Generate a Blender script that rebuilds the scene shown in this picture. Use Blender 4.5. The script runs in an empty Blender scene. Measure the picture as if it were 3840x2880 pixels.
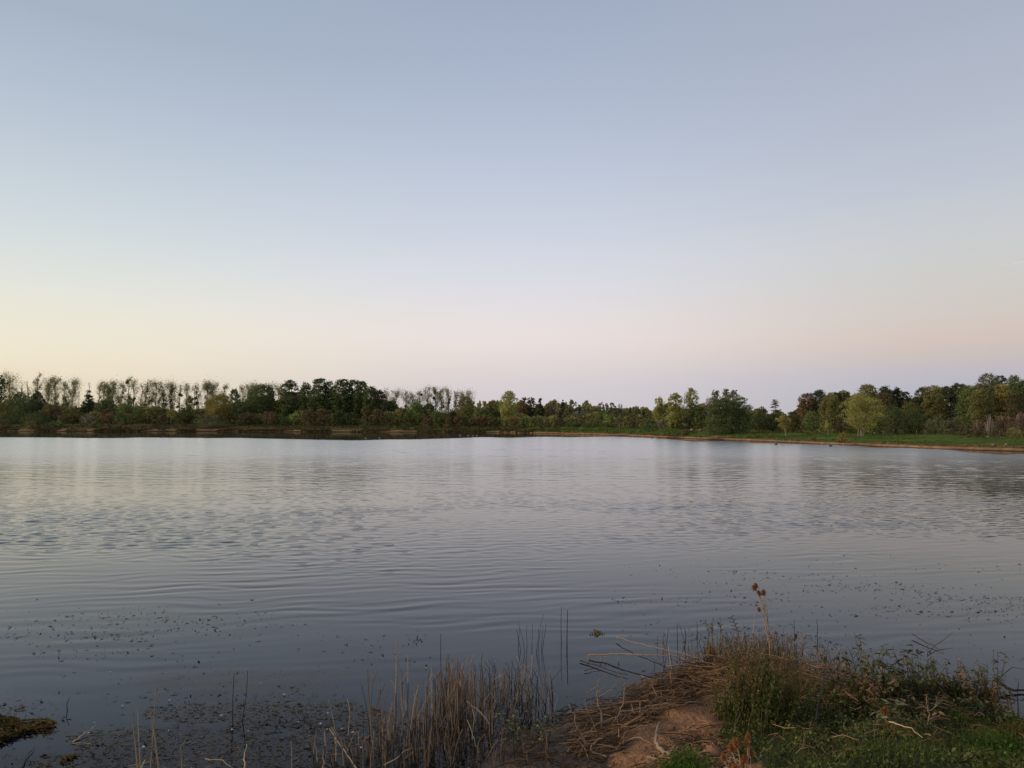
import bpy, math
import numpy as np
from mathutils import Vector, Matrix

SC = bpy.context.scene
COL = SC.collection
R = math.radians

# ------------------------------------------------------------------ camera
EYE = 3.2                      # eye above the water surface (z = 0)
F = 2847.0                     # focal length in pixels of the 3840 px wide photograph
PITCH = math.atan(150.0 / F)   # tilted slightly up
cam_data = bpy.data.cameras.new("camera")
cam_data.sensor_width = 36.0
cam_data.lens = 36.0 * F / 3840.0
cam_data.clip_start = 0.05
cam_data.clip_end = 9000.0
camera = bpy.data.objects.new("camera", cam_data)
camera.location = (0, 0, EYE)
camera.rotation_euler = (math.pi / 2 + PITCH, 0, 0)
COL.objects.link(camera)
SC.camera = camera


def ray(px, py):
    x = (px - 1920.0) / F
    u = (1440.0 - py) / F
    return np.array([x, math.cos(PITCH) - math.sin(PITCH) * u, math.sin(PITCH) + math.cos(PITCH) * u])


def at_z(px, py, z=0.0):
    d = ray(px, py)
    t = (z - EYE) / d[2]
    return np.array([d[0] * t, d[1] * t, z])


def at_y(px, py, Y):
    d = ray(px, py)
    t = Y / d[1]
    return np.array([d[0] * t, Y, EYE + d[2] * t])


def lin(c):
    c = np.array(c, float) / 255.0
    return tuple(np.where(c <= 0.04045, c / 12.92, ((c + 0.055) / 1.055) ** 2.4))


# ------------------------------------------------------------------ world: dusk sky, sun just set to the left
SUN_AZ = R(-98)                # measured from +Y towards +X
SUN_EL = R(3.0)
world = bpy.data.worlds.new("World")
SC.world = world
world.use_nodes = True
wt = world.node_tree
wt.nodes.clear()


def N(tree, kind, **kw):
    n = tree.nodes.new(kind)
    for k, v in kw.items():
        if k.startswith("i_"):
            n.inputs[k[2:].replace("_", " ")].default_value = v
        else:
            setattr(n, k, v)
    return n


def elev(px, py):
    d = ray(px, py)
    return math.asin(d[2] / np.linalg.norm(d))


SKY = {  # rows of (photo y, displayed colour) down three columns of the photograph
    100: [(0, (166, 180, 197)), (300, (178, 191, 207)), (560, (194, 204, 215)), (800, (206, 216, 220)), (1022, (224, 227, 220)),
          (1175, (234, 230, 214)), (1310, (238, 229, 205)), (1400, (236, 224, 199)), (1560, (222, 205, 175))],
    1920: [(0, (159, 172, 193)), (380, (174, 185, 206)), (650, (190, 200, 218)), (900, (207, 212, 224)), (1022, (216, 218, 228)),
           (1140, (225, 221, 225)), (1265, (234, 223, 221)), (1350, (226, 215, 213)), (1440, (212, 205, 210)), (1560, (206, 199, 204))],
    3740: [(0, (170, 179, 195)), (380, (179, 186, 202)), (640, (190, 196, 208)), (800, (199, 203, 208)), (1000, (204, 204, 200)),
           (1175, (208, 198, 191)), (1270, (210, 193, 183)), (1355, (193, 185, 187)), (1420, (183, 183, 195)), (1560, (174, 175, 182))]}
geo_n = N(wt, "ShaderNodeTexCoord")
sep = N(wt, "ShaderNodeSeparateXYZ")
nrm = N(wt, "ShaderNodeVectorMath", operation="NORMALIZE")
wt.links.new(geo_n.outputs["Generated"], nrm.inputs[0])
wt.links.new(nrm.outputs[0], sep.inputs[0])
asn = N(wt, "ShaderNodeMath", operation="ARCSINE")
wt.links.new(sep.outputs[2], asn.inputs[0])
sc_el = N(wt, "ShaderNodeMapRange")
sc_el.inputs["From Min"].default_value = 0.0
sc_el.inputs["From Max"].default_value = math.pi / 2
wt.links.new(asn.outputs[0], sc_el.inputs["Value"])
ramps = []
for px, rows in SKY.items():
    cr = N(wt, "ShaderNodeValToRGB")
    cr.color_ramp.interpolation = "B_SPLINE"
    stops = [(max(0.0, elev(px, py)) / (math.pi / 2), lin(c)) for py, c in rows][::-1]
    top = np.array(stops[-1][1])
    stops += [(0.62, tuple(top * np.array([0.72, 0.76, 0.84]))), (1.0, tuple(top * np.array([0.55, 0.60, 0.72])))]
    els = cr.color_ramp.elements
    while len(els) < len(stops):
        els.new(0.5)
    for e, (p, c) in zip(els, stops):
        e.position = p
        e.color = (*c, 1)
    wt.links.new(sc_el.outputs[0], cr.inputs[0])
    ramps.append(cr)
# azimuth: arctan2(x, y) of the view direction
az = N(wt, "ShaderNodeMath", operation="ARCTAN2")
wt.links.new(sep.outputs[0], az.inputs[0])
wt.links.new(sep.outputs[1], az.inputs[1])


def azfac(a0, a1):
    m = N(wt, "ShaderNodeMapRange", interpolation_type="SMOOTHERSTEP")
    m.inputs["From Min"].default_value = a0
    m.inputs["From Max"].default_value = a1
    wt.links.new(az.outputs[0], m.inputs["Value"])
    return m


def mixrgb(tree, fac, a, b, blend="MIX"):
    m = N(tree, "ShaderNodeMix", data_type="RGBA", blend_type=blend)
    for sock, v in ((m.inputs[0], fac), (m.inputs[6], a), (m.inputs[7], b)):
        if hasattr(v, "is_output") or isinstance(v, bpy.types.NodeSocket):
            tree.links.new(v, sock)
        elif isinstance(v, (int, float)):
            sock.default_value = v
        else:
            sock.default_value = (*v[:3], 1)
    return m.outputs[2]


c1 = mixrgb(wt, azfac(R(-40), R(8)).outputs[0], ramps[0].outputs[0], ramps[1].outputs[0])
c2 = mixrgb(wt, azfac(R(-4), R(38)).outputs[0], c1, ramps[2].outputs[0])
sky_tex = N(wt, "ShaderNodeTexSky", sky_type="NISHITA", sun_disc=False, sun_elevation=SUN_EL,
            sun_rotation=SUN_AZ, air_density=1.0, dust_density=1.0, ozone_density=2.0)
sky_dim = mixrgb(wt, 1.0, sky_tex.outputs[0], (0.08, 0.08, 0.08), "MULTIPLY")
c3 = mixrgb(wt, 0.04, c2, sky_dim)
bgn = N(wt, "ShaderNodeBackground")
bgn.inputs["Strength"].default_value = 1.05
wt.links.new(c3, bgn.inputs["Color"])
out = N(wt, "ShaderNodeOutputWorld")
wt.links.new(bgn.outputs[0], out.inputs[0])

sun_data = bpy.data.lights.new("sun", "SUN")
sun_data.energy = 2.8
sun_data.angle = R(40)
sun_data.color = (1.0, 0.80, 0.58)
sun = bpy.data.objects.new("sun", sun_data)
_sd = Vector((math.sin(SUN_AZ) * math.cos(R(19)), math.cos(SUN_AZ) * math.cos(R(19)), math.sin(R(19))))
sun.rotation_euler = (-_sd).to_track_quat("-Z", "Y").to_euler()
sun.location = (-60, 10, 40)
COL.objects.link(sun)

SC.render.engine = "CYCLES"
SC.cycles.use_denoising = True
SC.cycles.max_bounces = 8
SC.cycles.transparent_max_bounces = 24
SC.view_settings.view_transform = "Standard"
SC.view_settings.look = "None"
SC.view_settings.exposure = 0.0
SC.view_settings.gamma = 1.0
SC.view_settings.use_curve_mapping = False

# ------------------------------------------------------------------ helpers
RNG = np.random.default_rng(11)


def tag(o, label=None, cat=None, group=None, kind=None):
    if label: o["label"] = label
    if cat: o["category"] = cat
    if group: o["group"] = group
    if kind: o["kind"] = kind
    return o


def empty(name, loc):
    o = bpy.data.objects.new(name, None)
    o.empty_display_size = 0.2
    o.location = tuple(loc)
    COL.objects.link(o)
    return o


def mesh_np(name, V, Q, mats, mi=None, smooth=False):
    V = np.ascontiguousarray(V, np.float32)
    Q = np.ascontiguousarray(Q, np.int32)
    k = Q.shape[1]
    me = bpy.data.meshes.new(name)
    me.vertices.add(len(V))
    me.vertices.foreach_set("co", V.ravel())
    me.loops.add(Q.size)
    me.loops.foreach_set("vertex_index", Q.ravel())
    me.polygons.add(len(Q))
    me.polygons.foreach_set("loop_start", np.arange(0, Q.size, k, dtype=np.int32))
    if mi is not None:
        me.polygons.foreach_set("material_index", np.asarray(mi, np.int32))
    if smooth:
        me.polygons.foreach_set("use_smooth", np.ones(len(Q), bool))
    for m in (mats if isinstance(mats, (list, tuple)) else [mats]):
        me.materials.append(m)
    me.update(calc_edges=True)
    return me


def obj(name, me, parent=None, loc=None):
    o = bpy.data.objects.new(name, me)
    COL.objects.link(o)
    if parent is not None:
        o.parent = parent
    if loc is not None:
        o.location = tuple(loc)
    return o


def attr(me, name, vals):
    a = me.attributes.new(name, "FLOAT", "POINT")
    a.data.foreach_set("value", np.asarray(vals, np.float32))


class MB:
    """Collects quads."""
    def __init__(self):
        self.v, self.q, self.m, self.n = [], [], [], 0

    def add(self, V, Q, mi=0):
        V = np.asarray(V, float).reshape(-1, 3)
        Q = np.asarray(Q, int).reshape(-1, 4)
        self.v.append(V)
        self.q.append(Q + self.n)
        self.m.append(np.full(len(Q), mi))
        self.n += len(V)
        return self

    def tube(self, P, r, k=5, mi=0, flat=1.0, cap=True):
        P = np.asarray(P, float)
        r = np.broadcast_to(np.asarray(r, float), (len(P),))
        T = np.gradient(P, axis=0)
        T /= np.linalg.norm(T, axis=1)[:, None] + 1e-12
        ref = np.array([0.31, 0.87, 0.1]) if abs(T[0][2]) > 0.8 else np.array([0, 0, 1.0])
        A = np.cross(T, ref)
        A /= np.linalg.norm(A, axis=1)[:, None] + 1e-12
        B = np.cross(T, A)
        a = np.arange(k) * 2 * math.pi / k
        V = P[:, None, :] + r[:, None, None] * (np.cos(a)[None, :, None] * A[:, None, :] + flat * np.sin(a)[None, :, None] * B[:, None, :])
        V = V.reshape(-1, 3)
        n = len(P)
        i = np.arange(n - 1)[:, None] * k
        j = np.arange(k)[None, :]
        j2 = (j + 1) % k
        Q = np.stack([i + j, i + j2, i + k + j2, i + k + j], -1).reshape(-1, 4)
        if cap and k == 4:
            Q = np.vstack([Q, [[3, 2, 1, 0]], [np.arange(4) + (n - 1) * 4]])
        return self.add(V, Q, mi)

    def box(self, c, s, mi=0):
        c, s = np.array(c, float), np.array(s, float) / 2
        V = np.array([[x, y, z] for x in (-1, 1) for y in (-1, 1) for z in (-1, 1)]) * s + c
        return self.add(V, [[0, 1, 3, 2], [4, 6, 7, 5], [0, 4, 5, 1], [2, 3, 7, 6], [0, 2, 6, 4], [1, 5, 7, 3]], mi)

    def mesh(self, name, mats, smooth=False):
        return mesh_np(name, np.vstack(self.v), np.vstack(self.q), mats, np.concatenate(self.m), smooth)

    def obj(self, name, mats, parent=None, loc=None, smooth=False):
        return obj(name, self.mesh(name, mats, smooth), parent, loc)


def unit(a):
    return a / (np.linalg.norm(a, axis=-1, keepdims=True) + 1e-12)


def cards(rng, C, size, elong=1.5, up=0.4, A=None, jit=0.35, fold=0.0):
    """diamond leaves at centres C -> V, Q"""
    n = len(C)
    if A is None:
        A = rng.normal(size=(n, 3))
    A = unit(A)
    Nn = rng.normal(size=(n, 3)) + np.array([0, 0, up * 2.2])
    B = unit(np.cross(A, Nn))
    s = (np.asarray(size) * (1 + jit * rng.uniform(-1, 1, n)))[:, None] * 0.5
    drop = np.zeros((n, 3))
    if fold:
        drop = np.cross(A, B) * s * fold
    V = np.stack([C - A * s * elong, C + B * s + drop, C + A * s * elong, C - B * s + drop], 1).reshape(-1, 3)
    return V, np.arange(4 * n).reshape(-1, 4)


def tris(rng, C, size, elong=1.5, up=0.4, A=None, jit=0.35):
    """three-cornered leaves or sprays at centres C -> V, T"""
    n = len(C)
    A = unit(rng.normal(size=(n, 3)) if A is None else A)
    B = unit(np.cross(A, rng.normal(size=(n, 3)) + np.array([0, 0, up * 2.2])))
    s = (np.asarray(size) * (1 + jit * rng.uniform(-1, 1, n)))[:, None] * 0.5
    V = np.stack([C - A * s * elong - B * s * .9, C + A * s * elong * 1.1, C - A * s * elong * .8 + B * s], 1).reshape(-1, 3)
    return V, np.arange(3 * n).reshape(-1, 3)


def blades(rng, base, h, w, lean=0.35, seg=3, dirs=None):
    """grass blades: bent tapering strips"""
    n = len(base)
    h = np.broadcast_to(h, (n,)) * rng.uniform(0.6, 1.25, n)
    ang = rng.uniform(0, 2 * math.pi, n)
    D = np.stack([np.cos(ang), np.sin(ang), np.zeros(n)], 1) if dirs is None else dirs
    side = np.stack([-D[:, 1], D[:, 0], np.zeros(n)], 1)
    L = lean * rng.uniform(0.2, 1.6, n)
    w = np.broadcast_to(w, (n,))
    V = []
    for i in range(seg + 1):
        t = i / seg
        c = base + D * (L * h * t * t)[:, None] + np.array([0, 0, 1.0]) * (h * (t - 0.25 * L * t * t))[:, None]
        ww = ((w * (1 - t) ** 0.7 + w * 0.06) * 0.5)[:, None]
        V += [c - side * ww, c + side * ww]
    V = np.stack(V, 1)
    k = 2 * (seg + 1)
    q = np.array([[2 * i, 2 * i + 1, 2 * i + 3, 2 * i + 2] for i in range(seg)])
    Q = (np.arange(n)[:, None, None] * k + q[None]).reshape(-1, 4)
    return V.reshape(-1, 3), Q


def vnoise(x, y, seed=0):
    """value noise, vectorised, -1..1"""
    x, y = np.asarray(x, float), np.asarray(y, float)
    xi, yi = np.floor(x).astype(np.int64), np.floor(y).astype(np.int64)
    fx, fy = x - xi, y - yi
    fx, fy = fx * fx * (3 - 2 * fx), fy * fy * (3 - 2 * fy)

    def h(a, b):
        n = (a * 374761393 + b * 668265263 + seed * 974711) & 0x7fffffff
        n = ((n ^ (n >> 13)) * 1274126177) & 0x7fffffff
        return ((n ^ (n >> 16)) & 0xffff) / 32767.5 - 1
    return (h(xi, yi) * (1 - fx) + h(xi + 1, yi) * fx) * (1 - fy) + (h(xi, yi + 1) * (1 - fx) + h(xi + 1, yi + 1) * fx) * fy


def fbm(x, y, seed=0, o=3):
    return sum(vnoise(x * 2 ** k, y * 2 ** k, seed + k * 7) * 0.5 ** k for k in range(o))


# ------------------------------------------------------------------ materials
def new_mat(name):
    m = bpy.data.materials.new(name)
    m.use_nodes = True
    m.node_tree.nodes.clear()
    return m, m.node_tree


def leaf_mat(name, c1, c2, trans=0.3, clump=0.25, rough=None):
    """each leaf its own tone between c1 and c2, clumps a little lighter or darker"""
    m, t = new_mat(name)
    g = N(t, "ShaderNodeNewGeometry")
    a = mixrgb(t, g.outputs["Random Per Island"], c1, c2)
    oi = N(t, "ShaderNodeObjectInfo")
    tc = N(t, "ShaderNodeTexCoord")
    nz = N(t, "ShaderNodeTexNoise")
    nz.inputs["Scale"].default_value = clump
    nz.inputs["Detail"].default_value = 3
    t.links.new(tc.outputs["Object"], nz.inputs["Vector"])
    mr = N(t, "ShaderNodeMapRange")
    mr.inputs["From Min"].default_value = 0.3
    mr.inputs["From Max"].default_value = 0.7
    mr.inputs["To Min"].default_value = 0.62
    mr.inputs["To Max"].default_value = 1.35
    t.links.new(nz.outputs["Fac"], mr.inputs["Value"])
    hs = N(t, "ShaderNodeHueSaturation")
    t.links.new(a, hs.inputs["Color"])
    t.links.new(mr.outputs[0], hs.inputs["Value"])
    d = N(t, "ShaderNodeBsdfDiffuse")
    tr = N(t, "ShaderNodeBsdfTranslucent")
    t.links.new(hs.outputs[0], d.inputs[0])
    t.links.new(hs.outputs[0], tr.inputs[0])
    mx = N(t, "ShaderNodeMixShader")
    mx.inputs[0].default_value = trans
    t.links.new(d.outputs[0], mx.inputs[1])
    t.links.new(tr.outputs[0], mx.inputs[2])
    o = N(t, "ShaderNodeOutputMaterial")
    t.links.new(mx.outputs[0], o.inputs[0])
    return m


def bark_mat(name, c1, c2, scale=6.0, per_object=False, rough=0.85, spec=0.2):
    m, t = new_mat(name)
    tc = N(t, "ShaderNodeTexCoord")
    mp = N(t, "ShaderNodeMapping")
    mp.inputs["Scale"].default_value = (scale * 3, scale * 3, scale * 0.6)
    t.links.new(tc.outputs["Object"], mp.inputs[0])
    nz = N(t, "ShaderNodeTexNoise")
    nz.inputs["Scale"].default_value = 1.0
    nz.inputs["Detail"].default_value = 4
    t.links.new(mp.outputs[0], nz.inputs["Vector"])
    fac = nz.outputs["Fac"]
    if per_object:
        oi = N(t, "ShaderNodeObjectInfo")
        g = N(t, "ShaderNodeNewGeometry")
        ad = N(t, "ShaderNodeMath", operation="ADD")
        t.links.new(oi.outputs["Random"], ad.inputs[0])
        t.links.new(g.outputs["Random Per Island"], ad.inputs[1])
        fr = N(t, "ShaderNodeMath", operation="FRACT")
        t.links.new(ad.outputs[0], fr.inputs[0])
        mm = N(t, "ShaderNodeMath", operation="MULTIPLY_ADD")
        mm.inputs[1].default_value = 0.35
        t.links.new(nz.outputs["Fac"], mm.inputs[0])
        m2 = N(t, "ShaderNodeMath", operation="MULTIPLY")
        m2.inputs[1].default_value = 0.75
        t.links.new(fr.outputs[0], m2.inputs[0])
        t.links.new(m2.outputs[0], mm.inputs[2])
        fac = mm.outputs[0]
    c = mixrgb(t, fac, c1, c2)
    b = N(t, "ShaderNodeBsdfPrincipled")
    b.inputs["Roughness"].default_value = rough
    b.inputs["Specular IOR Level"].default_value = spec
    t.links.new(c, b.inputs["Base Color"])
    bp = N(t, "ShaderNodeBump")
    bp.inputs["Strength"].default_value = 0.5
    bp.inputs["Distance"].default_value = 0.01
    t.links.new(nz.outputs["Fac"], bp.inputs["Height"])
    t.links.new(bp.outputs[0], b.inputs["Normal"])
    o = N(t, "ShaderNodeOutputMaterial")
    t.links.new(b.outputs[0], o.inputs[0])
    return m


def plain_mat(name, c, rough=0.6, c2=None, scale=20.0, spec=0.4):
    m, t = new_mat(name)
    b = N(t, "ShaderNodeBsdfPrincipled")
    b.inputs["Roughness"].default_value = rough
    b.inputs["Specular IOR Level"].default_value = spec
    tc = N(t, "ShaderNodeTexCoord")
    nz = N(t, "ShaderNodeTexNoise")
    nz.inputs["Scale"].default_value = scale
    t.links.new(tc.outputs["Object"], nz.inputs["Vector"])
    c2 = c2 or tuple(0.75 * k for k in c)
    t.links.new(mixrgb(t, nz.outputs["Fac"], c, c2), b.inputs["Base Color"])
    o = N(t, "ShaderNodeOutputMaterial")
    t.links.new(b.outputs[0], o.inputs[0])
    return m


PAL = {
    "dg": ((.030, .040, .015), (.064, .078, .029)), "g": ((.048, .064, .020), (.085, .105, .034)),
    "bg": ((.085, .135, .024), (.13, .19, .04)), "ol": ((.058, .056, .019), (.105, .096, .032)),
    "yg": ((.105, .104, .024), (.175, .162, .044)), "go": ((.090, .078, .020), (.15, .120, .034)),
    "br": ((.054, .043, .020), (.092, .070, .032)), "rd": ((.066, .044, .023), (.108, .068, .034)),
    "pn": ((.018, .023, .012), (.038, .045, .024)), "gy": ((.062, .062, .042), (.11, .102, .070)),
    "pk": ((.11, .072, .054), (.18, .118, .088)), "po": ((.084, .086, .037), (.155, .150, .068)),
    "db": ((.036, .032, .016), (.068, .056, .027)), "mb": ((.046, .052, .026), (.088, .084, .042)),
}


def _tone(c, g=2.5, sat=.92):
    c = np.array(c) * g
    m = c.mean()
    return tuple(m + (c - m) * sat)


LM = {k: leaf_mat("foliage_" + k, _tone(a), _tone(b), .38 if k == "po" else .3) for k, (a, b) in PAL.items()}
BARK = bark_mat("bark_dark", (.035, .027, .02), (.085, .065, .048), 2.0)
BARK_PALE = bark_mat("bark_pale", (.16, .13, .10), (.30, .25, .20), 2.0)
TWIG = bark_mat("twig_brown", (.06, .042, .03), (.13, .095, .07), 3.0)
MISTLE = leaf_mat("mistletoe_leaves", (.018, .022, .010), (.040, .045, .018), 0.1)

# ------------------------------------------------------------------ far shore in plan: s = x / y, depth Y
T_PX = np.array([-900, 0, 400, 800, 1200, 1500, 1860, 2100, 2300, 2500, 2700, 2900, 3100, 3300, 3500, 3840, 4700.0])
T_SH = np.array([1617, 1617, 1618, 1618, 1620, 1621, 1622, 1627, 1633, 1642, 1650, 1657, 1667.5, 1675.5, 1684, 1694, 1716])
T_BA = np.array([1587, 1587, 1587, 1590, 1596, 1597, 1600, 1601, 1603, 1608, 1617, 1623, 1627, 1629, 1627, 1633, 1640])
T_DT = np.array([26, 26, 26, 26, 26, 27, 28, 30, 32, 32, 30, 30, 32, 34, 36, 34, 34.0])
T_S = (T_PX - 1920) / F
T_YS = np.array([at_z(p, s)[1] for p, s in zip(T_PX, T_SH)])
T_H = np.array([at_y(p, b, ys + dt)[2] for p, b, ys, dt in zip(T_PX, T_BA, T_YS, T_DT)])


def shore_y(s):
    return np.interp(s, T_S, T_YS) + 1.2 * vnoise(np.asarray(s) * 60, 0.5, 3) * np.interp(s, T_S, T_YS) / 150


def far_h(s, Y):
    s, Y = np.asarray(s, float), np.asarray(Y, float)
    d = Y - shore_y(s)
    dt = np.interp(s, T_S, T_DT)
    H = np.interp(s, T_S, T_H)
    e = np.clip(d / 0.8, 0, 1)
    step = 0.30 * e * e * (3 - 2 * e)
    t = np.clip(d / dt, 0, 1)
    z = np.where(d < 0, np.maximum(d * 0.2, -2.5), step + (H - 0.30) * t ** 0.85)
    z = z + np.where(d > 1, 0.16 * fbm(s * Y / 5.0, Y / 5.0, 5) * np.clip(d / 6, 0, 1), 0)
    return z + np.clip(d - dt - 60, 0, 4000) * 0.002


# ------------------------------------------------------------------ near shore in plan
NEAR = np.array([(-40, 4.0), (-12, 4.6), (-5, 5.3), (-2, 6.2), (-.42, 7.06), (-.05, 7.79), (.38, 8.28), (.69, 8.55), (1.27, 8.84),
                 (1.39, 9.39), (1.93, 9.8), (2.5, 10.3), (3.1, 10.4), (3.8, 10.0), (4.4, 9.55), (5.06, 9.1),
                 (5.4, 8.75), (5.75, 8.2), (6.6, 7.7), (8, 7.3), (12, 7.0), (40, 6.5), (40, -40), (-40, -40)])


def near_sd(x, y):
    """signed distance to the near shoreline, positive on land"""
    x, y = np.asarray(x, float), np.asarray(y, float)
    P = np.stack([x.ravel(), y.ravel()], 1)
    best = np.full(len(P), 1e9)
    inside = np.zeros(len(P), bool)
    n = len(NEAR)
    for i in range(n):
        a, b = NEAR[i], NEAR[(i + 1) % n]
        ab = b - a
        t = np.clip(((P - a) @ ab) / (ab @ ab), 0, 1)
        d = np.linalg.norm(P - a - t[:, None] * ab, axis=1)
        best = np.minimum(best, d)
        c = (a[1] > P[:, 1]) != (b[1] > P[:, 1])
        with np.errstate(divide="ignore", invalid="ignore"):
            xi = a[0] + (P[:, 1] - a[1]) * (b[0] - a[0]) / (b[1] - a[1])
        inside ^= c & (P[:, 0] < xi)
    return np.where(inside, best, -best).reshape(x.shape)


SHOAL = [  # (x, y, rx, ry, top z): weed beds that come up to just under the surface
    (-2.3, 7.2, 2.3, 0.75, -.02), (-.6, 7.9, 1.1, .5, -.03), (-2.9, 8.6, 1.3, .55, -.04), (-3.4, 9.6, 1.6, .5, -.07),
    (-6.25, 8.05, 1.5, .52, -.005), (-5.4, 7.3, 1.2, .6, -.05), (.3, 9.2, 1.0, .45, -.08),
    (-1.5, 8.15, 1.5, .42, -.035), (-1.1, 7.35, 1.5, .7, -.02), (-3.3, 7.85, 1.5, .45, -.04), (-4.2, 7.0, 1.6, .5, -.04)]


def near_h(x, y):
    x, y = np.asarray(x, float), np.asarray(y, float)
    d = near_sd(x, y) + 0.10 * fbm(x * 2.2, y * 2.2, 21)
    dl = np.clip(d, 0, 99)
    land = 0.015 + 0.075 * dl + 0.032 * np.minimum(dl, 4) ** 2 + 0.17 * np.clip(dl - 4, 0, 3.5)
    dd = np.clip(-d, 0, 99)
    bed = -0.03 - 0.22 * dd - 0.05 * np.minimum(dd, 8) ** 1.2
    bed = np.maximum(bed, -2.2)
    for cx, cy, rx, ry, top in SHOAL:
        q = ((x - cx) / rx) ** 2 + ((y - cy) / ry) ** 2 + 0.45 * fbm(x * 2.5, y * 3.5, 33)
        w = np.clip(1.45 - q, 0, 1)
        w = w * w * (3 - 2 * w)
        bed = np.where(bed < top, bed + (top - bed) * w, bed)
    bump = 0.05 * fbm(x * 1.7, y * 1.7, 8) + 0.034 * fbm(x * 6, y * 6, 9) + .012 * vnoise(x * 13, y * 13, 19)
    return np.where(d > 0, land + bump * np.clip(d / .5, 0, 1), bed + 0.25 * bump * np.clip(dd, 0, 1))


def on_bank(px, py, lift=0.0):
    d = ray(px, py)
    t = np.linspace(3.0, 16, 1300)
    X, Y, Z = d[0] * t, d[1] * t, EYE + d[2] * t
    g = np.maximum(near_h(X, Y), 0.0)
    k = np.argmax(Z <= g) if np.any(Z <= g) else len(t) - 1
    return np.array([X[k], Y[k], g[k] + lift])

# ------------------------------------------------------------------ water
# calm lee under the far bank: a plan line read from photo rows
_BP = [(-600, 1640), (0, 1640.5), (900, 1643), (1250, 1650), (1500, 1648), (1700, 1642), (2000, 1638.5), (2300, 1637.5), (2600, 1652), (3000, 1665), (3840, 1704), (4600, 1730)]
_BS = [(p - 1920) / F for p, _ in _BP]
_BY = [at_z(p, q)[1] for p, q in _BP]


def water_masks(S, YY):
    far_edge = np.interp(S, _BS, _BY) * (1 + 0.05 * vnoise(S * 25, 0.3, 4))
    far_fade = np.clip((far_edge - YY) / (0.06 * far_edge) + .5, 0, 1)
    X = S * YY
    near_edge = 16.2 + 1.6 * fbm(X * .35, YY * .5, 12) + np.clip(S, 0, 1) * 2.5 + 1.0 * vnoise(X * 1.1, YY * 1.5, 14)
    near_fade = np.clip((YY - near_edge) / 5.0, 0, 1)
    rip = near_fade * (0.10 + 0.90 * far_fade)
    sw = np.clip((YY - 8.5) / 4, 0, 1) * np.clip((34 - YY) / 16, 0.0, 1) * (0.45 + 0.55 * np.clip((0.30 - S) / .4, 0, 1)) * np.clip(.62 + .75 * fbm(X * .35, YY * .6, 17), .08, 1)
    chop = (rip * np.clip((YY - 22) / 60, 0, 1) ** .7)
    return rip, np.clip(sw, 0, 1), chop


_wr = np.random.default_rng(404)
_WAVES = [(lam, R(90) + _wr.normal(0, .80), _wr.uniform(0, 6.28)) for lam in np.geomspace(.20, .66, 26)]
_CHOP = [(lam, R(90) + _wr.normal(0, .6), _wr.uniform(0, 6.28)) for lam in np.geomspace(.9, 2.3, 14)]
_SWELL = [(lam, R(90) + .08 + _wr.normal(0, .24), _wr.uniform(0, 6.28)) for lam in (.27, .32, .37, .43, .50, .58, .7)]
RIPPLE_SLOPE, SWELL_SLOPE = .066, .028


def wave_h(X, YY):
    """height of the water: wind ripples and, nearer, long low wavelets, at real size"""
    rip, sw, _ = water_masks(X / YY, YY)
    gx = X + .22 * vnoise(X * .8, YY * .8, 41)
    gy = YY + .22 * vnoise(X * .8, YY * .8, 42)
    gust = .72 + .65 * fbm(X * .10, YY * .16, 43)
    h = np.zeros_like(X)
    for lam, a, ph in _WAVES:
        k = 2 * math.pi / lam
        amp = RIPPLE_SLOPE * 1.41 / (k * math.sqrt(len(_WAVES)))
        fade = np.clip(1.6 - YY / (85 * lam + 10), 0, 1)
        h += amp * fade * np.sin(k * (math.cos(a) * gx + math.sin(a) * gy) + ph)
    far_in = np.clip((YY - 30) / 35, 0, 1)
    for lam, a, ph in _CHOP:
        k = 2 * math.pi / lam
        h += far_in * .040 * 1.41 / (k * math.sqrt(len(_CHOP))) * np.clip(1.6 - YY / (85 * lam + 10), 0, 1) * np.sin(k * (math.cos(a) * gx + math.sin(a) * gy) + ph)
    h *= rip * np.clip(gust, .2, 1.35)
    for lam, a, ph in _SWELL:
        k = 2 * math.pi / lam
        h += sw * SWELL_SLOPE * 1.41 / (k * math.sqrt(len(_SWELL))) * np.sin(k * (math.cos(a) * gx + math.sin(a) * gy) + ph)
    return h


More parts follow.
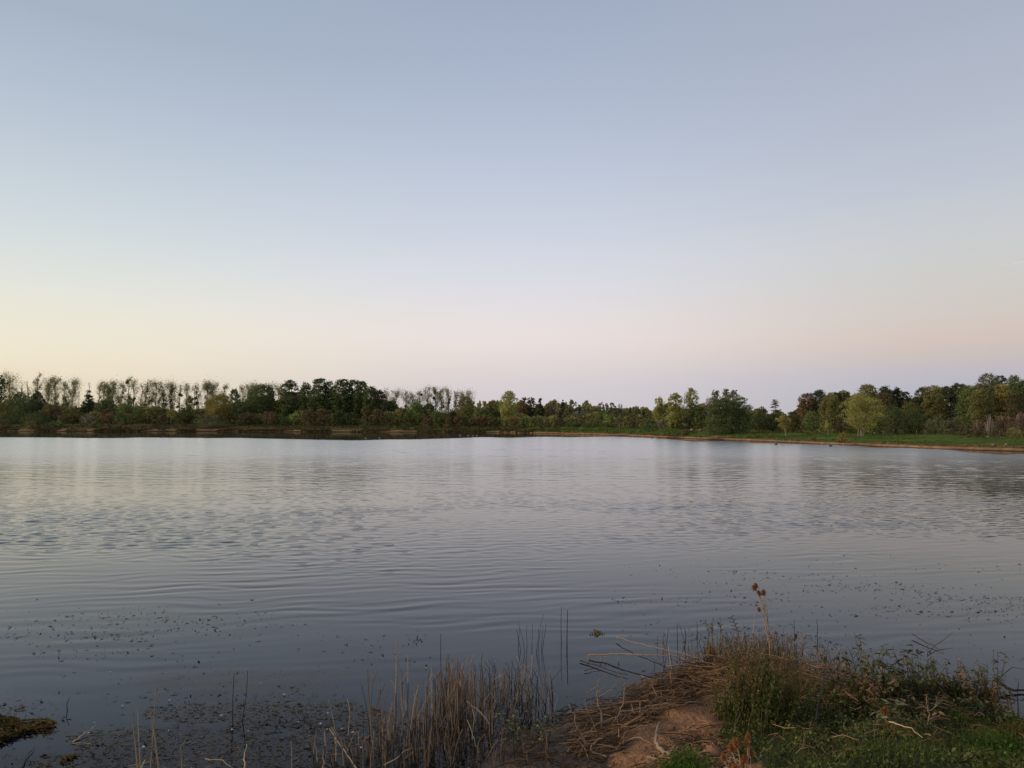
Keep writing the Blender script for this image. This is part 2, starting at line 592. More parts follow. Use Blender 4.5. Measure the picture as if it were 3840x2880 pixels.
def water_surface():
    m, t = new_mat("lake_water")
    g = N(t, "ShaderNodeNewGeometry")
    rip = N(t, "ShaderNodeAttribute", attribute_name="ripple")
    clr = N(t, "ShaderNodeAttribute", attribute_name="clear")
    swl = N(t, "ShaderNodeAttribute", attribute_name="swell")
    chop = N(t, "ShaderNodeAttribute", attribute_name="chop")

    def slope(scale, rot, noise_scale, detail, amp_sock, amp, distort=0.0):
        mp = N(t, "ShaderNodeMapping")
        mp.inputs["Scale"].default_value = (*scale, 1)
        mp.inputs["Rotation"].default_value = (0, 0, rot)
        t.links.new(g.outputs["Position"], mp.inputs[0])
        nz = N(t, "ShaderNodeTexNoise")
        nz.inputs["Scale"].default_value = noise_scale
        nz.inputs["Detail"].default_value = detail
        nz.inputs["Distortion"].default_value = distort
        t.links.new(mp.outputs[0], nz.inputs["Vector"])
        sb = N(t, "ShaderNodeVectorMath", operation="SUBTRACT")
        t.links.new(nz.outputs["Color"], sb.inputs[0])
        sb.inputs[1].default_value = (.5, .5, .5)
        ms = N(t, "ShaderNodeVectorMath", operation="SCALE")
        t.links.new(sb.outputs[0], ms.inputs[0])
        if amp_sock is None:
            ms.inputs["Scale"].default_value = amp
        else:
            mm = N(t, "ShaderNodeMath", operation="MULTIPLY")
            t.links.new(amp_sock, mm.inputs[0])
            mm.inputs[1].default_value = amp
            t.links.new(mm.outputs[0], ms.inputs["Scale"])
        return ms.outputs[0]
    # gusts: the wind reaches the water unevenly
    gm = N(t, "ShaderNodeMapping")
    gm.inputs["Scale"].default_value = (0.05, 0.11, 1)
    t.links.new(g.outputs["Position"], gm.inputs[0])
    gz = N(t, "ShaderNodeTexNoise")
    gz.inputs["Detail"].default_value = 4
    gz.inputs["Scale"].default_value = 1.0
    t.links.new(gm.outputs[0], gz.inputs["Vector"])
    gr = N(t, "ShaderNodeMapRange")
    gr.inputs["From Min"].default_value = .32
    gr.inputs["From Max"].default_value = .68
    gr.inputs["To Min"].default_value = .6
    gr.inputs["To Max"].default_value = 1.25
    t.links.new(gz.outputs["Fac"], gr.inputs["Value"])
    rg = N(t, "ShaderNodeMath", operation="MULTIPLY")
    t.links.new(rip.outputs["Fac"], rg.inputs[0])
    t.links.new(gr.outputs[0], rg.inputs[1])
    s1 = slope((1.5, 1.5), 0.12, 3.0, 4.0, rg.outputs[0], 0.05)
    s2 = slope((0.34, 2.9), 0.10, 1.15, 2.0, swl.outputs["Fac"], 0.012, 0.5)
    s3 = slope((0.6, 1.2), -0.1, 1.4, 1.0, None, 0.012)
    s4 = slope((1.2, .5), 0.05, 1.0, 4.0, chop.outputs["Fac"], 0.05)
    a0 = N(t, "ShaderNodeVectorMath", operation="ADD")
    t.links.new(s1, a0.inputs[0]); t.links.new(s4, a0.inputs[1]); s1 = a0.outputs[0]
    a1 = N(t, "ShaderNodeVectorMath", operation="ADD")
    a2 = N(t, "ShaderNodeVectorMath", operation="ADD")
    t.links.new(s1, a1.inputs[0]); t.links.new(s2, a1.inputs[1])
    t.links.new(a1.outputs[0], a2.inputs[0]); t.links.new(s3, a2.inputs[1])
    fl = N(t, "ShaderNodeVectorMath", operation="MULTIPLY")
    t.links.new(a2.outputs[0], fl.inputs[0]); fl.inputs[1].default_value = (1, 1, 0)
    up = N(t, "ShaderNodeVectorMath", operation="ADD")
    t.links.new(fl.outputs[0], up.inputs[0]); t.links.new(g.outputs["Normal"], up.inputs[1])
    nn = N(t, "ShaderNodeVectorMath", operation="NORMALIZE")
    t.links.new(up.outputs[0], nn.inputs[0])
    gl = N(t, "ShaderNodeBsdfGlossy", distribution="MULTI_GGX")
    gl.inputs["Roughness"].default_value = 0.03
    gl.inputs["Color"].default_value = (1, 1, 1, 1)
    rr = N(t, "ShaderNodeMath", operation="MULTIPLY_ADD")
    t.links.new(chop.outputs["Fac"], rr.inputs[0]); rr.inputs[1].default_value = 0.19; rr.inputs[2].default_value = 0.02
    t.links.new(rr.outputs[0], gl.inputs["Roughness"])
    t.links.new(nn.outputs[0], gl.inputs["Normal"])
    fr = N(t, "ShaderNodeFresnel"); fr.inputs["IOR"].default_value = 1.333
    t.links.new(nn.outputs[0], fr.inputs["Normal"])
    tb = N(t, "ShaderNodeBsdfTransparent"); tb.inputs[0].default_value = (.62, .62, .54, 1)
    db = N(t, "ShaderNodeBsdfDiffuse"); db.inputs[0].default_value = (.010, .017, .030, 1)
    body = N(t, "ShaderNodeMixShader")
    t.links.new(clr.outputs["Fac"], body.inputs[0])
    t.links.new(db.outputs[0], body.inputs[1]); t.links.new(tb.outputs[0], body.inputs[2])
    mx = N(t, "ShaderNodeMixShader")
    # light of the sky a quarter turn from the sun is polarised upright, so steep reflections are weaker
    pw = N(t, "ShaderNodeMath", operation="POWER"); pw.inputs[1].default_value = 1.2
    t.links.new(fr.outputs[0], pw.inputs[0]); t.links.new(pw.outputs[0], mx.inputs[0])
    t.links.new(body.outputs[0], mx.inputs[1]); t.links.new(gl.outputs[0], mx.inputs[2])
    o = N(t, "ShaderNodeOutputMaterial")
    t.links.new(mx.outputs[0], o.inputs[0])

    s = np.concatenate([np.linspace(-1.5, -.82, 22), np.arange(-.8, .8, .0033), np.linspace(.82, 1.5, 22)])
    Y = np.concatenate([np.linspace(1.5, 7.9, 60), np.arange(8, 30, .064), 30 + np.cumsum(np.linspace(.068, .30, 200))])
    Y = np.concatenate([Y, Y[-1] + np.cumsum(np.linspace(.30, .62, 270))])
    Y = np.concatenate([Y, Y[-1] * (700 / Y[-1]) ** (np.arange(1, 50) / 49)])
    S, YY = np.meshgrid(s, Y)
    X = S * YY
    rip_v, sw, chop_v = water_masks(S, YY)
    Z = wave_h(X, YY)
    i = np.arange(len(Y) - 1)[:, None] * len(s)
    j = np.arange(len(s) - 1)[None]
    Q = np.stack([i + j, i + j + 1, i + len(s) + j + 1, i + len(s) + j], -1).reshape(-1, 4)
    me = mesh_np("water", np.stack([X, YY, Z], -1).reshape(-1, 3), Q, m, smooth=True)
    attr(me, "ripple", rip_v.ravel())
    attr(me, "chop", chop_v.ravel())
    attr(me, "swell", sw.ravel())
    dep = np.zeros_like(X) + 3.0
    nm = YY < 22
    dep[nm] = np.clip(-near_h(X[nm], YY[nm]), 0, 3)
    df = np.clip(shore_y(S) - YY, 0, 99) * .2
    dep = np.minimum(dep, df + .02)
    attr(me, "clear", np.exp(-dep / 0.32).ravel())
    o = obj("water", me)
    tag(o, kind="structure")


water_surface()

# ------------------------------------------------------------------ far bank
def ground_material_far():
    m, t = new_mat("far_bank_ground")
    a_d = N(t, "ShaderNodeAttribute", attribute_name="band")
    a_g = N(t, "ShaderNodeAttribute", attribute_name="lush")
    g = N(t, "ShaderNodeNewGeometry")

    def noise(sc, det=4):
        nz = N(t, "ShaderNodeTexNoise")
        nz.inputs["Scale"].default_value = sc
        nz.inputs["Detail"].default_value = det
        t.links.new(g.outputs["Position"], nz.inputs["Vector"])
        return nz.outputs["Fac"]

    def rng_(v, a, b, c=0.0, d=1.0):
        r = N(t, "ShaderNodeMapRange")
        for k, x in zip(("From Min", "From Max", "To Min", "To Max"), (a, b, c, d)):
            r.inputs[k].default_value = x
        t.links.new(v, r.inputs["Value"])
        return r.outputs[0]
    n1, n2, n3 = noise(0.16), noise(0.9), noise(0.05, 3)
    grass = mixrgb(t, rng_(n2, .35, .65), (.050, .078, .020), (.105, .140, .036))
    grass = mixrgb(t, rng_(n1, .45, .62), grass, (.075, .085, .026))
    dull = mixrgb(t, rng_(n2, .35, .65), (.040, .042, .018), (.085, .065, .034))
    turf = mixrgb(t, a_g.outputs["Fac"], dull, grass)
    sand = mixrgb(t, rng_(n2, .3, .7), (.16, .085, .045), (.30, .185, .11))
    sub = N(t, "ShaderNodeMath", operation="MULTIPLY_ADD")
    t.links.new(n1, sub.inputs[0]); sub.inputs[1].default_value = 0.9
    t.links.new(a_d.outputs["Fac"], sub.inputs[2])
    c = mixrgb(t, rng_(sub.outputs[0], 0.52, 0.86), sand, turf)
    wet = rng_(a_d.outputs["Fac"], 0.01, 0.10)
    c = mixrgb(t, wet, (.040, .022, .014), c)
    b = N(t, "ShaderNodeBsdfDiffuse")
    t.links.new(c, b.inputs[0])
    o = N(t, "ShaderNodeOutputMaterial")
    t.links.new(b.outputs[0], o.inputs[0])
    return m


s_ = np.linspace(-1.45, 1.45, 900)
d_ = np.concatenate([[-12, -6, -3, -1.2, -.4, 0, .2, .4, .6, .8, 1.1, 1.5, 2], np.arange(3, 40, 1.5), [44, 50, 60, 75, 95, 130, 200, 400, 1000, 2500, 5000]])
S_, D_ = np.meshgrid(s_, d_)
Y_ = shore_y(S_) + D_
X_ = S_ * Y_
Z_ = far_h(S_, Y_)
i_ = np.arange(len(d_) - 1)[:, None] * len(s_)
j_ = np.arange(len(s_) - 1)[None]
Q_ = np.stack([i_ + j_, i_ + j_ + 1, i_ + len(s_) + j_ + 1, i_ + len(s_) + j_], -1).reshape(-1, 4)
me = mesh_np("far_bank", np.stack([X_, Y_, Z_], -1).reshape(-1, 3), Q_, ground_material_far(), smooth=True)
sandw = np.interp(s_, (np.array([-200, 0, 300, 700, 1200, 1600, 2000, 2400, 2700, 3000, 3840]) - 1920) / F, [4, 4.5, 6, 7, 7, 4.5, 3.0, 2.2, 2.0, 2.0, 2.2])
for _px, _w, _a in ((2687, 26, 7.0), (2525, 22, 5.0), (3210, 30, 3.0), (2330, 20, 3.0)):
    sandw = sandw + _a * np.exp(-((s_ * F + 1920 - _px) / _w) ** 2)
attr(me, "band", np.clip(D_ / (2.2 * sandw[None, :]), 0, 3).ravel())
attr(me, "lush", np.clip(np.interp(S_, (np.array([0, 800, 1400, 1900, 2300, 3000]) - 1920) / F, [.28, .22, .4, .75, 1, 1]), 0, 1).ravel())
tag(obj("far_bank", me), kind="structure")


def far_pos(px, off):
    s = (px - 1920) / F
    Y = float(shore_y(s) + off)
    return np.array([s * Y, Y, float(far_h(s, Y))])


# rough grass on the far bank: low tufts along the edge and over the slope
def bank_grass(name, n, mats, dlo, dhi, hgt, pxr, bias=1.0, size=.3):
    rng = np.random.default_rng(hash(name) % 1000 + 5 if False else len(name) * 31)
    s = (rng.uniform(*pxr, n) - 1920) / F
    d = dlo + (dhi - dlo) * rng.uniform(0, 1, n) ** bias
    Y = shore_y(s) + d
    keep = fbm(s * Y / 7, Y / 4, 61) > -0.15
    s, Y = s[keep], Y[keep]
    base = np.stack([s * Y, Y, far_h(s, Y) - .03], 1)
    V, Q = blades(rng, base, hgt * np.clip(Y / 120, .8, 2.2), size * np.clip(Y / 120, .7, 2), lean=.5, seg=2)
    tag(obj(name, mesh_np(name, V, Q, mats)), kind="stuff")


DRYG = leaf_mat("dry_grass", (.10, .065, .032), (.22, .145, .08), .2, .5)
GREENG = leaf_mat("bank_grass_green", (.042, .072, .018), (.095, .140, .034), .25, .3)
DULLG = leaf_mat("bank_grass_dull", (.045, .045, .018), (.09, .075, .034), .25, .3)
bank_grass("dry_shore_grass", 9000, DRYG, .9, 3.5, .28, (-300, 4100), 1.6, .16)
bank_grass("shore_sedge_grass", 7000, DULLG, .2, 3.2, .34, (-300, 2000), 1.2, .22)
bank_grass("green_slope_grass", 15000, GREENG, 5, 34, .16, (1900, 4100), 1.0, .22)
bank_grass("rough_meadow_grass", 9000, DULLG, 4, 28, .30, (-300, 2100), 1.0, .25)

# ------------------------------------------------------------------ trees of the far shore
REG = {1: (0, 2.304), 2: (900, 2.304), 3: (1800, 2.304), 4: (2500, 3.160), 5: (3100, 2.989), 0: (0, 1.0)}
PROF = {
    "round": [(0, .4), (.12, .8), (.35, 1), (.6, 1), (.82, .8), (1, .35)],
    "oval": [(0, .4), (.2, .85), (.45, 1), (.7, .92), (.9, .65), (1, .25)],
    "column": [(0, .5), (.2, .9), (.5, 1), (.8, .75), (1, .15)],
    "spire": [(0, .8), (.15, 1), (.4, .72), (.7, .38), (.9, .14), (1, .03)],
    "shrub": [(0, .75), (.25, 1), (.6, .85), (.85, .5), (1, .1)],
    "vase": [(0, .15), (.2, .45), (.5, .85), (.75, 1), (.93, .7), (1, .3)],
    "flat": [(0, .85), (.2, 1), (.5, 1), (.75, .85), (1, .42)],
}


def crown_mesh(rng, H, W, z0, prof, nc, nl, ls, fz=.75, shell=.5, cr=.30, wob=.28, elong=1.5, tiers=0, droop=False):
    tp, rp = np.array(prof).T
    t = rng.uniform(0, 1, nc * 5)
    keep = rng.uniform(0, 1, nc * 5) < np.interp(t, tp, rp) ** .7 + .08
    t = t[keep][:nc]
    if tiers:
        t = np.clip((np.floor(t * tiers) + .5 + .30 * rng.normal(size=len(t))) / tiers, 0, .99)
    n = len(t)
    a = rng.uniform(0, 2 * math.pi, n)
    ph = rng.uniform(0, 6, 4)
    lob = 1 + wob * (np.sin(2 * a + ph[0] + 3 * t) * .5 + np.sin(3 * a + ph[1] - 4 * t) * .35 + np.sin(7 * t + ph[2]) * .45)
    r = np.interp(t, tp, rp) * W * lob * rng.uniform(0, 1, n) ** shell
    C = np.stack([r * np.cos(a), r * np.sin(a), z0 + t * (H - z0)], 1)
    rad = cr * W * rng.uniform(.55, 1.2, n)
    k = rng.integers(0, n, nl)
    off = rng.normal(size=(nl, 3)) * .5
    off = np.where(np.linalg.norm(off, axis=1)[:, None] > 1.3, off * .5, off)
    P = C[k] + off * rad[k][:, None] * np.array([1, 1, fz])
    out = rng.uniform(0, 1, nl) < .10
    P[out, :2] *= 1 + rng.uniform(.02, .22, (out.sum(), 1))
    P[out, 2] += rng.uniform(-.2, 1.0, out.sum()) * .10 * W
    A = None
    if droop:
        A = rng.normal(size=(nl, 3)) * .25 + np.array([0, 0, -1.0])
        P[:, 2] -= rng.uniform(0, 1, nl) ** 1.5 * rad[k] * 1.6
        P[:, 2] = np.maximum(P[:, 2], .4)
    V, Q = tris(rng, P, ls, elong, .5, A)
    return V, Q, C


def trunk_mesh(rng, mb, H, r0, lean=(0, 0), k=6, start=(0, 0), top=.9):
    z = np.linspace(-.4, H * top, 7)
    u = np.clip(z / H, 0, 1)
    wx = np.cumsum(rng.normal(0, .012, 7)) * H
    wy = np.cumsum(rng.normal(0, .012, 7)) * H
    P = np.stack([start[0] + lean[0] * u + wx * u, start[1] + lean[1] * u + wy * u, z], 1)
    mb.tube(P, r0 * (1.15 - u) ** .8, k)
    return lambda t: np.array([np.interp(t * H, z, P[:, i]) for i in range(3)])


def limbs(rng, mb, at, C, H, r0, n):
    if n == 0: return
    for c in C[rng.permutation(len(C))[:n]]:
        hd = math.hypot(c[0], c[1])
        tz = np.clip((c[2] - .55 * hd - .02 * H) / H, .12, .86)
        a = at(tz)
        mid = a * .5 + c * .5 + np.array([0, 0, .08 * hd])
        mb.tube(np.array([a, mid, c]), r0 * np.array([.42, .28, .08]), 4, cap=False)


GD = "tall dark trees of the big grove"
GE = "trees of the wood behind the green slope"
TREES = []
SEEDN = [100]


def tree(kind, reg, x, top, hw, off, pal, label, group=None, name=None, cat="tree", balls=0, lean=0.0, base_off=None, cover=1.0, z0f=None):
    SEEDN[0] += 1
    rng = np.random.default_rng(SEEDN[0])
    ox, sc = REG[reg]
    px = ox + x / sc
    tpy = top if reg == 0 else 1360 + top / sc
    hw = hw / sc * (1.2 if kind == 'thin' or group == GD else 1.12 if group == GE and kind not in ('multi', 'layer', 'cedar') else 1.0)
    s = (px - 1920) / F
    dt = float(np.interp(s, T_S, T_DT))
    P = far_pos(px, (dt + off) if base_off is None else base_off)
    H = at_y(px, tpy, P[1])[2] - P[2]
    H = max(H, .6)
    W = hw / F * P[1]
    pxm = P[1] / 759.0                       # metres per rendered pixel there
    ls = max(.13, .80 * pxm)
    names = dict(round="broadleaf_tree", oval="broadleaf_tree", column="poplar_tree", thin="poplar_tree", spire="conifer_tree", pine="pine_tree",
                 cedar="cedar_tree", layer="broadleaf_tree", willow="willow_tree", multi="birch_tree", shrub="bush", snag="bare_tree", bare="bare_bush", vase="broadleaf_tree", sapling="sapling")
    root = empty(name or names[kind], P)
    tag(root, label, cat, group)
    tb = MB()
    area = H * 2 * W
    r0 = max(.016 * H, .45 * pxm * .6)
    mat, bark = LM[pal], BARK
    V = Q = C = None
    cov = cover
    if kind in ("round", "oval", "vase"):
        z0 = H * (z0f if z0f is not None else .16)
        nl = int(min(9000, 3.2 * cov * area / (ls * ls * .75)) + 120)
        V, Q, C = crown_mesh(rng, H, W, z0, PROF[kind], max(60, nl // 14), nl, ls, cr=.20, shell=.42, wob=.22)
        limbs(rng, tb, trunk_mesh(rng, tb, H, r0, (lean * H, 0)), C, H, r0, 12)
    elif kind == "layer":
        z0 = H * (z0f if z0f is not None else .04)
        nl = int(min(12000, 3.4 * cov * area / (ls * ls * .75)) + 120)
        V, Q, C = crown_mesh(rng, H, W, z0, PROF["flat" if z0f is None else "round"], max(60, nl // 22), nl, ls, fz=.5, cr=.21, shell=.42, elong=1.7, wob=.22)
        limbs(rng, tb, trunk_mesh(rng, tb, H, r0), C, H, r0, 14)
    elif kind == "column":
        z0 = H * (z0f if z0f is not None else .1)
        nl = int(min(8000, 3.0 * cov * area / (ls * ls * .75)) + 100)
        V, Q, C = crown_mesh(rng, H, W, z0, PROF["column"], max(50, nl // 16), nl, ls, fz=1.3, cr=.27, wob=.3)
        limbs(rng, tb, trunk_mesh(rng, tb, H, r0, (lean * H, 0)), C, H, r0, 8)
    elif kind == "thin":
        at = trunk_mesh(rng, tb, H, r0 * .8, (lean * H, 0), 5, top=.97)
        ends = []
        for i in range(28):
            t = rng.uniform(.12, .95) ** 1.1
            a = rng.uniform(0, 2 * math.pi)
            b = at(t)
            L = W * rng.uniform(.45, 1.2) * (1.15 - .45 * t)
            e = b + np.array([math.cos(a) * L, math.sin(a) * L, L * rng.uniform(1.0, 2.4)])
            e[2] = min(e[2], H * 1.0)
            tb.tube(np.array([b, (b + e) / 2 + [0, 0, -.06 * L], e]), r0 * np.array([.30, .2, .1]), 4, cap=False)
            ends += [e, b * .35 + e * .65]
        ends += [at(t) for t in np.linspace(.55, .98, 6)]
        C = np.array(ends)
        nl = int(cov * 1.65 * area / (ls * ls * .75 * .45))
        k = rng.integers(0, len(C), nl)
        big = rng.uniform(.25, 1.25, len(C))
        Pp = C[k] + rng.normal(size=(nl, 3)) * (.36 * W * big[k])[:, None] * np.array([1, 1, 1.35])
        V, Q = tris(rng, Pp, ls * .67, 1.4)
    elif kind == "snag":
        at = trunk_mesh(rng, tb, H, r0 * .7, (lean * H, 0), 5, top=1.0)
        for i in range(16):
            t = rng.uniform(.25, .95)
            a = rng.uniform(0, 2 * math.pi)
            b = at(t)
            L = W * rng.uniform(.3, 1.0)
            e = b + np.array([math.cos(a) * L, math.sin(a) * L, L * rng.uniform(.8, 2.2)])
            tb.tube(np.array([b, (b + e) / 2 + [0, 0, -.1 * L], e]), r0 * np.array([.32, .22, .12]), 4, cap=False)
        bark = BARK_PALE if pal == "pk" else BARK
    elif kind == "spire":
        z0 = H * .06
        nl = int(min(6000, 3.4 * cov * area / (ls * ls * .75)) + 80)
        V, Q, C = crown_mesh(rng, H, W, z0, PROF["spire"], max(40, nl // 22), nl, ls, fz=.45, cr=.24, tiers=int(rng.integers(7, 11)), wob=.3, shell=.35)
        trunk_mesh(rng, tb, H, r0)
    elif kind == "pine":
        z0 = H * (z0f if z0f is not None else .3)
        nl = int(min(9000, 3.4 * cov * area / (ls * ls * .75)) + 100)
        V, Q, C = crown_mesh(rng, H, W, z0, PROF["vase"] if rng.uniform() < .3 else PROF["oval"], max(36, nl // 34), nl, ls * .85, fz=.55, cr=.27, wob=.32, shell=.4, elong=2.0)
        limbs(rng, tb, trunk_mesh(rng, tb, H, r0), C, H, r0, 14)
    elif kind == "cedar":
        z0 = H * .05
        nl = int(3.6 * area / (ls * ls * .75))
        V, Q, C = crown_mesh(rng, H, W, z0, [(0, 1), (.3, .9), (.6, .62), (.85, .36), (1, .2)], 130, nl, ls * .8, fz=.16, cr=.26, tiers=7, shell=.45)
        limbs(rng, tb, trunk_mesh(rng, tb, H, r0), C, H, r0, 24)
    elif kind == "willow":
        z0 = H * .12
        nl = int(3.4 * area / (ls * ls * .75))
        V, Q, C = crown_mesh(rng, H, W, z0, [(0, .55), (.3, .9), (.6, 1), (.85, .75), (1, .2)], 70, nl, ls * .8, cr=.26, droop=True, elong=2.6)
        limbs(rng, tb, trunk_mesh(rng, tb, H, r0 * 1.3), C, H, r0, 12)
    elif kind == "multi":
        z0 = H * (z0f if z0f is not None else .2)
        nl = int(2.7 * cov * area / (ls * ls * .75))
        V, Q, C = crown_mesh(rng, H, W, z0, PROF["round"], max(40, nl // 40), nl, ls * .9, fz=.8, cr=.24)
        bark = BARK_PALE
        nt = 6
        ats = [trunk_mesh(rng, tb, H * rng.uniform(.75, .95), r0 * .55, (rng.uniform(-.6, .6) * W, rng.uniform(-.5, .5) * W), 5,
                          (rng.uniform(-.16, .16) * W, rng.uniform(-.2, .2) * W)) for _ in range(nt)]
        for at in ats:
            limbs(rng, tb, at, C, H, r0 * .6, 5)
    elif kind == "shrub":
        nl = int(min(4500, 3.2 * cov * area / (ls * ls * .6)) + 60)
        V, Q, C = crown_mesh(rng, H, W, 0.0, PROF["shrub"], max(16, nl // 30), nl, ls * .85, fz=.8, cr=.3)
        for c in C[:9]:
            tb.tube(np.array([[c[0] * .1, c[1] * .1, -.1], c * .55 + [0, 0, .1 * H], c]), r0 * np.array([.8, .5, .2]), 4, cap=False)
    elif kind == "bare":
        nst = 60
        for i in range(nst):
            a = rng.uniform(0, 2 * math.pi)
            rr = W * rng.uniform(0, 1) ** .6
            b = np.array([math.cos(a) * rr * .45, math.sin(a) * rr * .45, -.1])
            h = H * rng.uniform(.6, 1.0) * (1 - .35 * (rr / W) ** 2)
            e = np.array([math.cos(a) * rr, math.sin(a) * rr, h])
            tb.tube(np.array([b, (b + e) / 2 + [0, 0, .1 * h], e]), pxm * np.array([.32, .24, .12]), 4, cap=False)
        nl = int(.9 * cov * area / (ls * ls * .75))
        V, Q, C = crown_mesh(rng, H, W, 0.0, PROF["shrub"], 40, nl, ls * .6, fz=.9, cr=.3, elong=2.2)
        bark = BARK_PALE if label.startswith("pale") else TWIG
    elif kind == "sapling":
        z0 = H * .35
        nl = int(2.4 * area / (ls * ls * .6)) + 40
        V, Q, C = crown_mesh(rng, H, W, z0, PROF["round"], 18, nl, ls * .8, cr=.34)
        bark = BARK_PALE
        nt = 3 if cover > 1 else 1
        for i in range(nt):
            limbs(rng, tb, trunk_mesh(rng, tb, H, r0 * 1.1, (rng.uniform(-.3, .3) * W * (nt > 1), 0), 5), C, H, r0, 5)
    tb.obj("trunk" if kind not in ("shrub", "bare") else "branches", bark, root)
    if V is not None:
        obj("crown" if kind not in ("shrub", "bare") else "foliage", mesh_np("crown", V, Q, mat), root)
    for b in range(balls):
        t = rng.uniform(.42, .95)
        c = at(t) + np.array([rng.uniform(-.6, .6) * W, rng.uniform(-.3, .3) * W, 0])
        rb = rng.uniform(.65, 1.0) * max(1.0, 1.7 * pxm * .5)
        dv = unit(rng.normal(size=(160, 3))) * rb * rng.uniform(.2, 1, 160)[:, None] ** .5
        v2, q2 = cards(rng, dv, ls * .7, 1.4)
        obj("mistletoe", mesh_np("mistletoe", v2, q2, MISTLE), root, c)
    TREES.append(root)
    return root

GP = "thin poplars behind the lakeside wood"
GD = "tall dark trees of the big grove"
GB = "bushes and small trees in front of the wood"
GS = "shrubs standing on the far waterline"
GC = "trees of the mixed wood across the lake"
GE = "trees of the wood behind the green slope"
# ---- thin poplars, far back: reg, x, top, half width, label, balls, lean, cover
for x, top, hw, lb, bl, ln, cv in [
    (82, 115, 52, "leafy poplar closest to the frame edge with one mistletoe ball", 1, 0, 1.2),
    (163, 160, 30, "half-bare poplar between the edge poplar and a leafless one", 0, .02, .25),
    (250, 155, 26, "nearly leafless poplar just before the mistletoe poplar", 0, 0, .18),
    (318, 104, 34, "tallest poplar of the row, ragged, big mistletoe ball high up", 2, 0, .9),
    (402, 140, 36, "leafy narrow poplar with clear trunk beside the tallest poplar", 0, 0, 1.3),
    (474, 145, 38, "leafy poplar with one mistletoe ball above the brownish thicket", 1, 0, 1.2),
    (545, 176, 32, "poplar with thin bare tip and dark mistletoe clump", 1, .01, .8),
    (612, 158, 44, "broad leafy poplar at the end of the first poplar group", 0, 0, 1.3),
    (845, 172, 24, "bare-topped narrow poplar beside the dark conical tree", 0, .03, .45),
    (893, 190, 34, "poplar rising over the dark round bush", 0, 0, 1.0),
    (930, 178, 30, "poplar carrying one large mistletoe ball, above the dark bush", 1, 0, .9),
    (975, 172, 38, "full poplar with rounded top right after the ball-bearing one", 0, 0, 1.3),
    (1045, 195, 44, "low wide poplar just before the mistletoe-laden spindly poplar", 0, 0, 1.2),
    (1108, 128, 22, "spindly poplar hung with five mistletoe balls one above another", 5, 0, .35),
    (1150, 152, 34, "poplar with rounded tuft on top beside the mistletoe-laden one", 2, .05, .8),
    (1205, 190, 30, "poplar with sparse leaves leaning over a sky gap", 0, .08, .5),
    (1225, 160, 34, "poplar leaning strongly with mistletoe near its tip", 2, .13, .55),
    (1285, 185, 34, "thin poplar standing in the widest sky gap", 1, .03, .6),
    (1345, 172, 36, "dense poplar at the start of the four even ones", 0, 0, 1.3),
    (1410, 175, 36, "second dense poplar of the four even ones, a ball halfway", 1, 0, 1.2),
    (1475, 182, 36, "third dense poplar of the four even ones", 0, 0, 1.3),
    (1492, 215, 22, "short poplar with mistletoe low on its trunk", 2, 0, .8),
    (1550, 198, 24, "skinny poplar with three mistletoe balls before the olive tree", 3, 0, .5),
    (1618, 180, 34, "poplar with twiggy crown behind the slim olive tree", 0, 0, .8),
    (1728, 200, 36, "poplar with stacked mistletoe balls just past the olive tree", 3, 0, .8),
    (1790, 186, 40, "bushy poplar over the large golden-olive tree's near side", 1, 0, 1.2),
    (1850, 180, 42, "bushy poplar behind the top of the large golden-olive tree", 0, 0, 1.2),
    (1930, 200, 32, "last poplar before the dark rounded tree", 0, 0, 1.2),
    (2095, 214, 34, "pale poplar past the dark rounded tree", 0, 0, 1.1),
    (2145, 205, 34, "second pale poplar past the dark rounded tree", 0, 0, 1.0),
    (2200, 190, 34, "pale poplar touching the first tree of the dark grove", 0, 0, 1.1)]:
    tree("thin", 1, x, top, hw, 48, "po", lb, GP, balls=bl, lean=ln, cover=cv)
for x, top, hw, lb, bl, cv in [
    (110, 195, 40, "pale poplar behind the first dark grove tree", 0, 1.1),
    (258, 200, 34, "pale poplar in the gap after the first dark grove tree", 0, 1.1),
    (338, 204, 34, "pale poplar just before the feathery-topped dark tree", 0, 1.1),
    (1262, 246, 34, "sparse poplar emerging from behind the grove's end", 0, .9),
    (1340, 248, 36, "poplar second beyond the grove's end", 0, 1.0),
    (1440, 258, 36, "poplar with a ball, third beyond the grove's end", 1, 1.0),
    (1505, 268, 30, "thin poplar over the dark green round bushes", 1, .9),
    (1560, 252, 34, "poplar over the middle of the round bushes", 1, 1.0),
    (1622, 218, 34, "tallest poplar of the second row, left of its twin", 1, 1.1),
    (1690, 220, 34, "tall twin poplar with bare lower trunk", 2, 1.1),
    (1745, 236, 30, "poplar with long clear trunk after the tall twins", 2, 1.0),
    (1802, 230, 34, "poplar with thick top and mistletoe before the sky gap", 2, 1.1),
    (1866, 250, 22, "narrow poplar alone in the second row's sky gap", 0, .9),
    (1925, 272, 34, "poplar behind the tall olive bush", 0, 1.0),
    (1985, 258, 38, "last poplar of the second row", 0, 1.1)]:
    tree("thin", 2, x, top, hw, 52, "po", lb, GP, balls=bl, cover=cv)
for x, top, hw, lb in [(685, 230, 22, "leafless snag standing before the dark conical tree"),
                       (767, 165, 26, "bare branching tree top above the dark conical tree"),
                       (1672, 196, 20, "bare grey poplar skeleton between olive and mistletoe poplars")]:
    tree("snag", 1, x, top, hw, 44, "po", lb, "dead trees in the poplar row")

